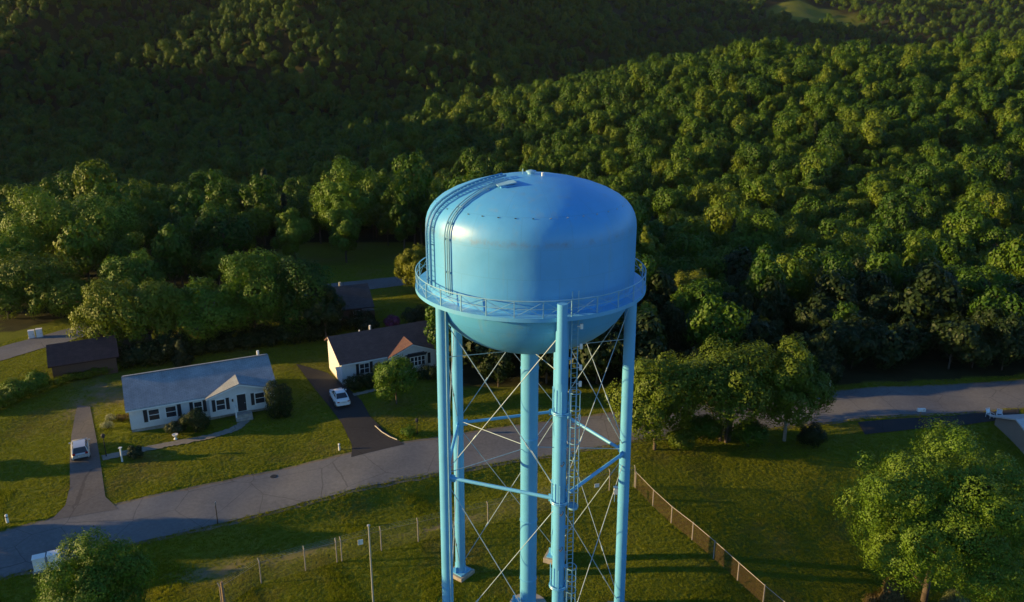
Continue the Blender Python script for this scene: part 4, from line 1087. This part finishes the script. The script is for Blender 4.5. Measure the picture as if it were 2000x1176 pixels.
SHRUBS = [
 ("low bush under the olive trees, nearest the right tower leg", 1325, 880, 2.4, 60, 'olive', 4000, .15, 'round', 'bush'),
 ("low dark bush filling the gap under the middle of the olive trees", 1462, 868, 3.2, 80, 'woods', 5000, .16, 'round', 'bush'),
 ("low dark bush at the roadside behind the olive trees' slim trunks", 1370, 858, 3.4, 80, 'woods', 5000, .16, 'round', 'bush'),
 ("low dark bush right of the pale trunk beside the shaded road", 1582, 862, 2.4, 60, 'dark', 4000, .15, 'round', 'bush'),
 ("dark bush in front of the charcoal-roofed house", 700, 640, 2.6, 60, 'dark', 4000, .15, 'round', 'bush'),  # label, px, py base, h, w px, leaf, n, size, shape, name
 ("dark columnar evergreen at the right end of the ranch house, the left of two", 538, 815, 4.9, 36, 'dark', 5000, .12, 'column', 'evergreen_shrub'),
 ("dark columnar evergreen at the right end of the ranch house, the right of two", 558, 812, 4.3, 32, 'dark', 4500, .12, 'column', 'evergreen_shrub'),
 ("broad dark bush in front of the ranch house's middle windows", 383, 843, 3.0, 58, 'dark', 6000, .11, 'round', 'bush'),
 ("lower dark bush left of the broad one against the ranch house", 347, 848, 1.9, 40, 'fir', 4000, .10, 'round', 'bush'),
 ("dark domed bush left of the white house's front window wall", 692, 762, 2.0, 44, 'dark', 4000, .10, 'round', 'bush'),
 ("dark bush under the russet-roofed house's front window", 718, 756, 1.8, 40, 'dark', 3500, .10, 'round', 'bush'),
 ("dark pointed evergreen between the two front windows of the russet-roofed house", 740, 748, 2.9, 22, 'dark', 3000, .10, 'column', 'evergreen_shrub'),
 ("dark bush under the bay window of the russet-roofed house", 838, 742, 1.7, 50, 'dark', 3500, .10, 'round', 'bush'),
 ("small dark bush at the end of the path by the silver car", 266, 896, 1.5, 30, 'fir', 3000, .10, 'round', 'bush'),
 ("upper pale cream flowering shrub left of the ranch house", 217, 826, .9, 22, 'pale', 1500, .07, 'round', 'flowering_shrub'),
 ("lower pale cream flowering shrub left of the ranch house", 211, 840, .9, 24, 'pale', 1500, .07, 'round', 'flowering_shrub'),
 ("tan low shrub touching the left end of the ranch house", 240, 824, .8, 22, 'russet', 1300, .07, 'round', 'flowering_shrub'),
 ("low green bush in the bed under the short lamp post", 797, 850, .8, 34, 'near', 2000, .09, 'round', 'bush'),
 ("purple flowering bush behind the russet-roofed house", 766, 640, 1.9, 40, 'bloom', 3000, .13, 'round', 'flowering_shrub'),
 ("green bush left of the purple flowering bush", 722, 648, 1.9, 42, 'fir', 3000, .13, 'round', 'bush'),
 ("dark green bush right of the purple flowering bush", 812, 632, 2.6, 52, 'fir', 3500, .14, 'round', 'bush'),
 ("russet feathery bush at the bottom edge, left of the pale green one", 1742, 1158, 3.2, 112, 'russet', 8000, .11, 'cone', 'bush'),
 ("pale green bush at the bottom edge under the big maple", 1868, 1146, 2.4, 74, 'pale', 5000, .10, 'round', 'bush'),
 ("leafy bush in the rough patch left of the brown-roofed house", 40, 780, 2.3, 60, 'near', 4000, .15, 'round', 'bush'),
 ("taller leafy bush close to the brown-roofed house's left wall", 76, 765, 2.6, 50, 'near', 4000, .15, 'round', 'bush'),
 ("leafy bush at the left edge in the rough patch above the lawn", 5, 792, 2.0, 50, 'olive', 3500, .15, 'round', 'bush'),
 ("small conifer behind the left end of the ranch house's roof ridge", 356, 712, 3.6, 44, 'fir', 5000, .13, 'cone', 'conifer'),
]
for i, (lb, pxx, pyb, h, wpx, lf, n, sz, shp, nm) in enumerate(SHRUBS):
    p = G(pxx, pyb); dep = p.y * math.cos(PITCH) + CAMZ * math.sin(PITCH)
    tree(nm, lb, (p.x, p.y), h, wpx * dep / FPX, L[lf], n, sz, 500 + i, h0f=.02, shape=shp, n_puff=22, cat="conifer" if nm == "conifer" else "shrub")
# undergrowth between the ranch house and the tall trees: one bush built, the rest copies
UG = [(330, 708), (372, 700), (410, 694), (448, 690), (486, 684), (524, 680), (560, 676), (596, 672), (626, 668), (350, 690), (428, 676), (505, 664), (580, 655), (250, 722), (285, 716), (640, 655), (470, 655), (545, 640), (395, 660), (610, 640)]
ub0 = None
rs = np.random.RandomState(31)
for i, (a_, b_) in enumerate(UG):
    p = G(a_, b_)
    if ub0 is None:
        ub0 = tree("bush", "dark bush in the undergrowth between the ranch house and the tall trees", (p.x, p.y), 2.9, 4.2, L['dark'], 4200, .17, 640, h0f=.02, n_puff=26, cat="shrub", group="bushes in the undergrowth behind the ranch house")
        o = ub0
    else: o = copy_tree(ub0)
    o.location = (p.x, p.y + 1.5, hz(p.x, p.y)); o.rotation_euler = (0, 0, rs.uniform(0, 6.28)); k = rs.uniform(.75, 1.25); o.scale = (k, k, k * rs.uniform(.8, 1.2))
# hedge row left of the ranch house
HP = px([(-30, 812), (0, 800), (50, 780), (100, 757), (150, 742), (200, 730), (232, 722)])
rs = np.random.RandomState(77); pf = []
for i in range(len(HP) - 1):
    for t in np.linspace(0, 1, 9)[:-1]:
        q = HP[i].lerp(HP[i + 1], t)
        pf.append((q.x + rs.normal(0, .15), q.y + rs.normal(0, .15), .4 + hz(q.x, q.y) + rs.uniform(0, .2), rs.uniform(.45, .7)))
V, F, tint = leaf_cloud(rs, pf, 16000, .11)
hm = np_mesh("hedge", V, F); hm.materials.append(L['olive']); hm.attributes.new("tint", 'FLOAT', 'POINT').data.foreach_set("value", tint.astype(np.float32))
tag(link_mesh("hedge", hm), "long low hedge curving round the left lawn below the brown-roofed house", "hedge")

# ---- the woods: prototypes, the nearest trees as single things, the far rest as one mass
PROT = []
GOLD = [i for i, t in enumerate([t for t in NEAR if t[2] >= 0]) if t[6] == 'gold']
for i, (h, W_, shp, h0) in enumerate([(14, 9.5, 'round', .18), (16, 9, 'oval', .2), (13, 10.5, 'round', .15), (15, 8, 'oval', .16), (12, 8.5, 'round', .12), (17, 10, 'oval', .2), (13.5, 9, 'egg', .15), (15, 6, 'cone', .06)]):
    cm, pf = crown_mesh("crown", 40 + i, h * h0, h, W_, 32, 5200, .33, L['fir'] if shp == 'cone' else L['woods'], shp)
    PROT.append((cm, trunk_mesh("trunk", 40 + i, h * h0, h, W_, pf, M["bark"]), h, W_, shp))
NK = len(PROT)
for i, (h, W_, shp) in enumerate([(10, 8.5, 'round'), (12, 9, 'oval'), (8, 9, 'round')]):  # low kinds: shade of the front woods is put into their leaf colour
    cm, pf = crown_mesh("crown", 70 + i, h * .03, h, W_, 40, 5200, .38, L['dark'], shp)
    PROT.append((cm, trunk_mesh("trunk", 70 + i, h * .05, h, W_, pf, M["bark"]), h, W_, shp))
rs = np.random.RandomState(5)
def scatter(x0, x1, y0, y1, step):
    gx, gy = np.meshgrid(np.arange(x0, x1, step), np.arange(y0, y1, step * .9))
    gx = gx + rs.uniform(-.42, .42, gx.shape) * step + (np.arange(gx.shape[0])[:, None] % 2) * step / 2
    gy = gy + rs.uniform(-.42, .42, gy.shape) * step
    return np.stack([gx.ravel(), gy.ravel()], 1)
P1 = scatter(-560, 520, 88, 560, 5.0)
P2 = scatter(-900, 1000, 560, 1000, 6.8)
P3 = scatter(-1300, 1500, 1000, 1900, 11)
PT = np.concatenate([P1, P2, P3])
fr_ok = (np.abs(PT[:, 0]) < PT[:, 1] * .86 + 45) | ((PT[:, 0] < 0) & (PT[:, 1] < 640) & (PT[:, 0] > -700))
PT = PT[fr_ok & woods_mask(PT[:, 0], PT[:, 1])]
keep = np.ones(len(PT), bool)
for (x, y, r) in near_xy: keep &= np.hypot(PT[:, 0] - x, PT[:, 1] - y) > r + 2.2
for (x, y) in ((near_xy[GOLD[0]][0], near_xy[GOLD[0]][1]), (near_xy[GOLD[1]][0], near_xy[GOLD[1]][1])):      # openings to the left of the two golden trees
    keep &= ~((PT[:, 0] < x) & (PT[:, 0] > x - 26) & (np.abs(PT[:, 1] - y - 0) < 5.5))
PT = PT[keep]
n = len(PT)
kind = rs.choice(8, n, p=[.18, .17, .16, .15, .12, .1, .1, .02])
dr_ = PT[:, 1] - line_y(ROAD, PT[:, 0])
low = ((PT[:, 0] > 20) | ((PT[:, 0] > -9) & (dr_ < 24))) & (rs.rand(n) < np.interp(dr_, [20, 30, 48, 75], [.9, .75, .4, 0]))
kind[low] = NK + rs.randint(0, 3, low.sum())  # dark-leaved kinds stand in for shade, fading out away from the road
scl = (rs.uniform(.46, .84, n) + .25 * (rs.rand(n) < .12)) * np.where(PT[:, 1] > 1000, 1.25, 1)
yawr = rs.uniform(0, 6.28, n); scz = scl * rs.uniform(.95, 1.25, n)
Z0 = H(PT[:, 0], PT[:, 1])
# which trees show largest from the camera: paint crowns near to far into a coarse frame
hh = np.array([p[2] for p in PROT])[kind] * scz; ww = np.array([p[3] for p in PROT])[kind] * scl
cz = Z0 + hh * .56
dep = PT[:, 1] * math.cos(PITCH) - (cz - CAMZ) * math.sin(PITCH)
upv = PT[:, 1] * math.sin(PITCH) + (cz - CAMZ) * math.cos(PITCH)
SX = (1000 + FPX * PT[:, 0] / dep) / 4; SY = (588 - FPX * upv / dep) / 4
rx = ww * .5 * FPX / dep / 4; ry = hh * .42 * FPX / dep / 4
buf = np.zeros((294, 500), bool); vis = np.zeros(n)
yy, xx = np.mgrid[0:294, 0:500]
buf |= ((xx - 259) / 51.0) ** 2 + ((yy - 125) / 44.0) ** 2 < 1          # the tank hides what is behind it
for i in np.argsort(dep):
    if SX[i] < -20 or SX[i] > 520 or SY[i] < -20 or SY[i] > 314: continue
    a, b_ = max(0, int(SX[i] - rx[i])), min(500, int(SX[i] + rx[i]) + 2); c, d = max(0, int(SY[i] - ry[i])), min(294, int(SY[i] + ry[i]) + 2)
    if a >= b_ or c >= d: continue
    mk = (((xx[c:d, a:b_] - SX[i]) / rx[i]) ** 2 + ((yy[c:d, a:b_] - SY[i]) / ry[i]) ** 2) < 1
    new = mk & ~buf[c:d, a:b_]; vis[i] = new.sum(); buf[c:d, a:b_] |= mk
single = np.zeros(n, bool); single[np.argsort(-vis)[:262]] = True
GR = {
 'ridge': ("leafy green tree in the sunlit woods on the right-hand ridge", "trees on the right-hand ridge"),
 'shade': ("leafy mid green taller tree in the woods behind the shaded right road", "trees behind the shaded right road"),
 'low': ("dark green low tree, shade put into its leaf colour, in the front part of the woods beyond the near road", "low trees beyond the near road with shade in their leaf colour"),
 'left': ("leafy tree in the treeline beyond the houses on the left", "trees beyond the houses on the left"),
 'mid': ("leafy tree in the dark woods directly behind the tower", "trees directly behind the tower"),
 'cone': ("dark pointed conifer among the leafy trees of the woods", "conifers in the woods"),
}
roots = {}
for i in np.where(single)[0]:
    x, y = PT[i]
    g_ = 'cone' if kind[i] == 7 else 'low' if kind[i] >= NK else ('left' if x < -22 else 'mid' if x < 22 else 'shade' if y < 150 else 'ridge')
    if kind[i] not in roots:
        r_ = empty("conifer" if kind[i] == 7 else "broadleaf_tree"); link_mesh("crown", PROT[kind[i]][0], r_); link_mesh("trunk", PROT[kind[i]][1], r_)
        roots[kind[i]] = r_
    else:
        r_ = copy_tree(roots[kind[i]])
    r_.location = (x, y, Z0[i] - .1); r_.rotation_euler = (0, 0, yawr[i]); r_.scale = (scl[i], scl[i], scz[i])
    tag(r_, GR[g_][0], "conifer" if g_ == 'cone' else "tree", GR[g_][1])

def instancer(name, pts, rotz, scale, index, protos, label=None, cat=None):
    """one object of many instances, used only for what nobody could count"""
    pc = bpy.data.collections.new(name + "_kinds")
    for k, me in enumerate(protos):
        o = bpy.data.objects.new("%s_kind_%02d" % (name, k), me); pc.objects.link(o)
    me = bpy.data.meshes.new(name); me.vertices.add(len(pts)); me.vertices.foreach_set("co", np.ascontiguousarray(pts, np.float32).ravel())
    for nm, typ, val in (("rz", 'FLOAT', rotz), ("pick", 'INT', index)):
        me.attributes.new(nm, typ, 'POINT').data.foreach_set("value", np.ascontiguousarray(val, np.float32 if typ == 'FLOAT' else np.int32))
    me.attributes.new("sc", 'FLOAT_VECTOR', 'POINT').data.foreach_set("vector", np.ascontiguousarray(scale, np.float32).ravel())
    ob = link_mesh(name, me); tag(ob, label, cat, None, "stuff")
    ng = bpy.data.node_groups.new(name, 'GeometryNodeTree')
    ng.interface.new_socket(name="Geometry", in_out='INPUT', socket_type='NodeSocketGeometry')
    ng.interface.new_socket(name="Geometry", in_out='OUTPUT', socket_type='NodeSocketGeometry')
    N = ng.nodes; gi, go = N.new("NodeGroupInput"), N.new("NodeGroupOutput")
    ip = N.new("GeometryNodeInstanceOnPoints"); ci = N.new("GeometryNodeCollectionInfo")
    ci.inputs[0].default_value = pc; ci.inputs[1].default_value = True; ci.inputs[2].default_value = True
    def attr(nm, t):
        a = N.new("GeometryNodeInputNamedAttribute"); a.data_type = t; a.inputs[0].default_value = nm; return a.outputs[0]
    cx = N.new("ShaderNodeCombineXYZ"); ng.links.new(attr("rz", 'FLOAT'), cx.inputs[2])
    ng.links.new(gi.outputs[0], ip.inputs["Points"]); ng.links.new(ci.outputs[0], ip.inputs["Instance"])
    ip.inputs["Pick Instance"].default_value = True
    ng.links.new(attr("pick", 'INT'), ip.inputs["Instance Index"])
    ng.links.new(cx.outputs[0], ip.inputs["Rotation"]); ng.links.new(attr("sc", 'FLOAT_VECTOR'), ip.inputs["Scale"])
    ng.links.new(ip.outputs[0], go.inputs[0])
    md = ob.modifiers.new("scatter", 'NODES'); md.node_group = ng
    return ob
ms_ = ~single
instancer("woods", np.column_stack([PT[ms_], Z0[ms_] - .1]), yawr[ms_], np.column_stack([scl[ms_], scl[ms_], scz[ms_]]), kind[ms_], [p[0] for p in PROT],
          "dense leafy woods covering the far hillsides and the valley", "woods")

# ------------------------------------------------------------------ grass
def tuft(seed, nb, h, spread_):
    r_ = np.random.RandomState(seed); V, F = [], []
    for i in range(nb):
        a, q = r_.uniform(0, 6.28), r_.uniform(0, spread_); b0 = np.array([q * math.cos(a), q * math.sin(a), -.02])
        d = r_.uniform(0, 6.28); w = r_.uniform(.010, .022); hh_ = h * r_.uniform(.5, 1.15); ln = r_.uniform(.1, .6) * hh_
        s = np.array([-math.sin(d), math.cos(d), 0]) * w; tip = b0 + np.array([math.cos(d) * ln, math.sin(d) * ln, hh_])
        md = b0 * .4 + tip * .6 + np.array([0, 0, hh_ * .08])
        k = len(V); V += [b0 - s, b0 + s, md + s * .7, md - s * .7, tip]; F += [(k, k + 1, k + 2, k + 3), (k + 3, k + 2, k + 4, k + 4)]
    me = bpy.data.meshes.new("tuft"); me.from_pydata([tuple(v) for v in V], [], [f if f[2] != f[3] else f[:3] for f in F])
    me.materials.append(M["blade"]); return me
m, nt, b = new_mat("grass_blades")
g = node(nt, "ShaderNodeNewGeometry"); P = g.outputs["Position"]; oi = node(nt, "ShaderNodeObjectInfo")
c = ramp(nt, noise(nt, oi.outputs["Location"], 0.045, 5, .6), [(0.3, (0.16, 0.20, 0.008)), (0.5, (0.24, 0.27, 0.010)), (0.7, (0.31, 0.30, 0.014))])
c = mixc(nt, 0.35, c, ramp(nt, oi.outputs["Random"], [(0.0, (0.14, 0.19, 0.008)), (0.6, (0.24, 0.28, 0.010)), (1.0, (0.29, 0.26, 0.03))]))
mv = node(nt, "ShaderNodeSeparateXYZ"); nt.links.new(oi.outputs["Location"], mv.inputs[0])
mw = math_n(nt, 'ADD', math_n(nt, 'MULTIPLY', mv.outputs[0], -2.0), math_n(nt, 'MULTIPLY', mv.outputs[1], 4.2))
mw = math_n(nt, 'ADD', math_n(nt, 'MULTIPLY', math_n(nt, 'SINE', mw), 0.5), 0.5)
c = mixc(nt, math_n(nt, 'MULTIPLY', mw, .22), c, (0.08, 0.13, 0.006))
dry = ramp(nt, noise(nt, oi.outputs['Location'], 0.11, 5, .65), [(0.52, (0, 0, 0)), (0.72, (1, 1, 1))])
c = mixc(nt, math_n(nt, 'MULTIPLY', dry, .6), c, (0.26, 0.20, 0.06))
nt.links.new(c, b.inputs["Base Color"]); b.inputs["Roughness"].default_value = .6; b.inputs["Specular IOR Level"].default_value = .2
tr = node(nt, "ShaderNodeBsdfTranslucent"); nt.links.new(c, tr.inputs["Color"])
mx = node(nt, "ShaderNodeMixShader"); mx.inputs[0].default_value = .4
nt.links.new(b.outputs[0], mx.inputs[1]); nt.links.new(tr.outputs[0], mx.inputs[2]); nt.links.new(mx.outputs[0], nt.nodes["Material Output"].inputs["Surface"])
M["blade"] = m
def in_poly(x, y, poly):
    r_ = np.zeros(len(x), bool); j = len(poly) - 1
    for i in range(len(poly)):
        xi, yi, xj, yj = poly[i][0], poly[i][1], poly[j][0], poly[j][1]
        r_ ^= ((yi > y) != (yj > y)) & (x < (xj - xi) * (y - yi) / (yj - yi + 1e-12) + xi); j = i
    return r_
def dist_line(x, y, pl):
    d = np.full(len(x), 1e9)
    for (ax, ay), (bx, by) in zip(pl[:-1], pl[1:]):
        l2 = (bx - ax) ** 2 + (by - ay) ** 2; t = np.clip(((x - ax) * (bx - ax) + (y - ay) * (by - ay)) / l2, 0, 1)
        d = np.minimum(d, np.hypot(x - ax - t * (bx - ax), y - ay - t * (by - ay)))
    return d
rs = np.random.RandomState(11)
NG = 330000
y = 46 + 110 * rs.power(1.0, NG) ** 1.25; x = rs.uniform(-1, 1, NG) * (y * .66 + 9)
ok = ~woods_mask(x, y) & (dist_line(x, y, ROAD) > 3.66 + .5 * rs.rand(len(x))) & (dist_line(x, y, FAR) > 3.0) & (dist_line(x, y, [(p.x, p.y) for p in WK]) > .7)
for a_, b_ in ((D1L, D1R), (D2L, D2R), (D3L, D3R)): ok &= ~in_poly(x, y, [(p.x, p.y) for p in a_] + [(p.x, p.y) for p in b_[::-1]])
for h_, lx, ly in ((h1, 16, 9.5), (h2, 14.6, 6.1), (hs, 7.6, 6.0), (hd, 7, 8.4)):
    ca, sa = math.cos(h_.rotation_euler.z), math.sin(h_.rotation_euler.z); dx, dy = x - h_.location.x, y - h_.location.y
    u, v_ = dx * ca + dy * sa, -dx * sa + dy * ca; ok &= ~((u > -.1) & (u < lx + .1) & (v_ > -.7) & (v_ < ly + .1))
ok &= rs.rand(len(x)) > worn_mask(x, y) * 1.1
x, y = x[ok], y[ok]
tall = sst(.15, .9, _wave(x, y, 9, 21)) * ((dist_line(x, y, ROAD) > 4.5) & (y < 72) & (x < -3)) + 0.5 * (dist_line(x, y, ROAD) < 4.4)
tall = tall + .5 * ((x > 14) & (y < 80)) * sst(0, 1, _wave(x, y, 14, 22))
s = rs.uniform(.75, 1.25, len(x)) * (1 + 1.3 * tall)
instancer("grass", np.column_stack([x, y, H(x, y)]), rs.uniform(0, 6.28, len(x)), np.column_stack([np.full(len(x), 1.15) * (1 + .3 * tall), np.full(len(x), 1.15) * (1 + .3 * tall), s]),
          rs.randint(0, 5, len(x)), [tuft(60 + k, 16, .085, .17) for k in range(5)], "mown and rough grass covering the lawns and verges", "grass")

# ------------------------------------------------------------------ haze
hzb = MB().box((0, 1000, 75), (5000, 3600, 420)).build("haze", plain("haze_air", (1, 1, 1)))
hzb["kind"] = "stuff"
hm_ = bpy.data.materials.new("haze_air"); hm_.use_nodes = True; hn = hm_.node_tree
hn.nodes.remove(hn.nodes["Principled BSDF"])
pv = hn.nodes.new("ShaderNodeVolumePrincipled"); pv.inputs["Color"].default_value = (0.86, 0.91, 1.0, 1); pv.inputs["Density"].default_value = 0.000022
pv.inputs["Anisotropy"].default_value = 0.2
hn.links.new(pv.outputs[0], hn.nodes["Material Output"].inputs["Volume"])
hzb.data.materials.clear(); hzb.data.materials.append(hm_)
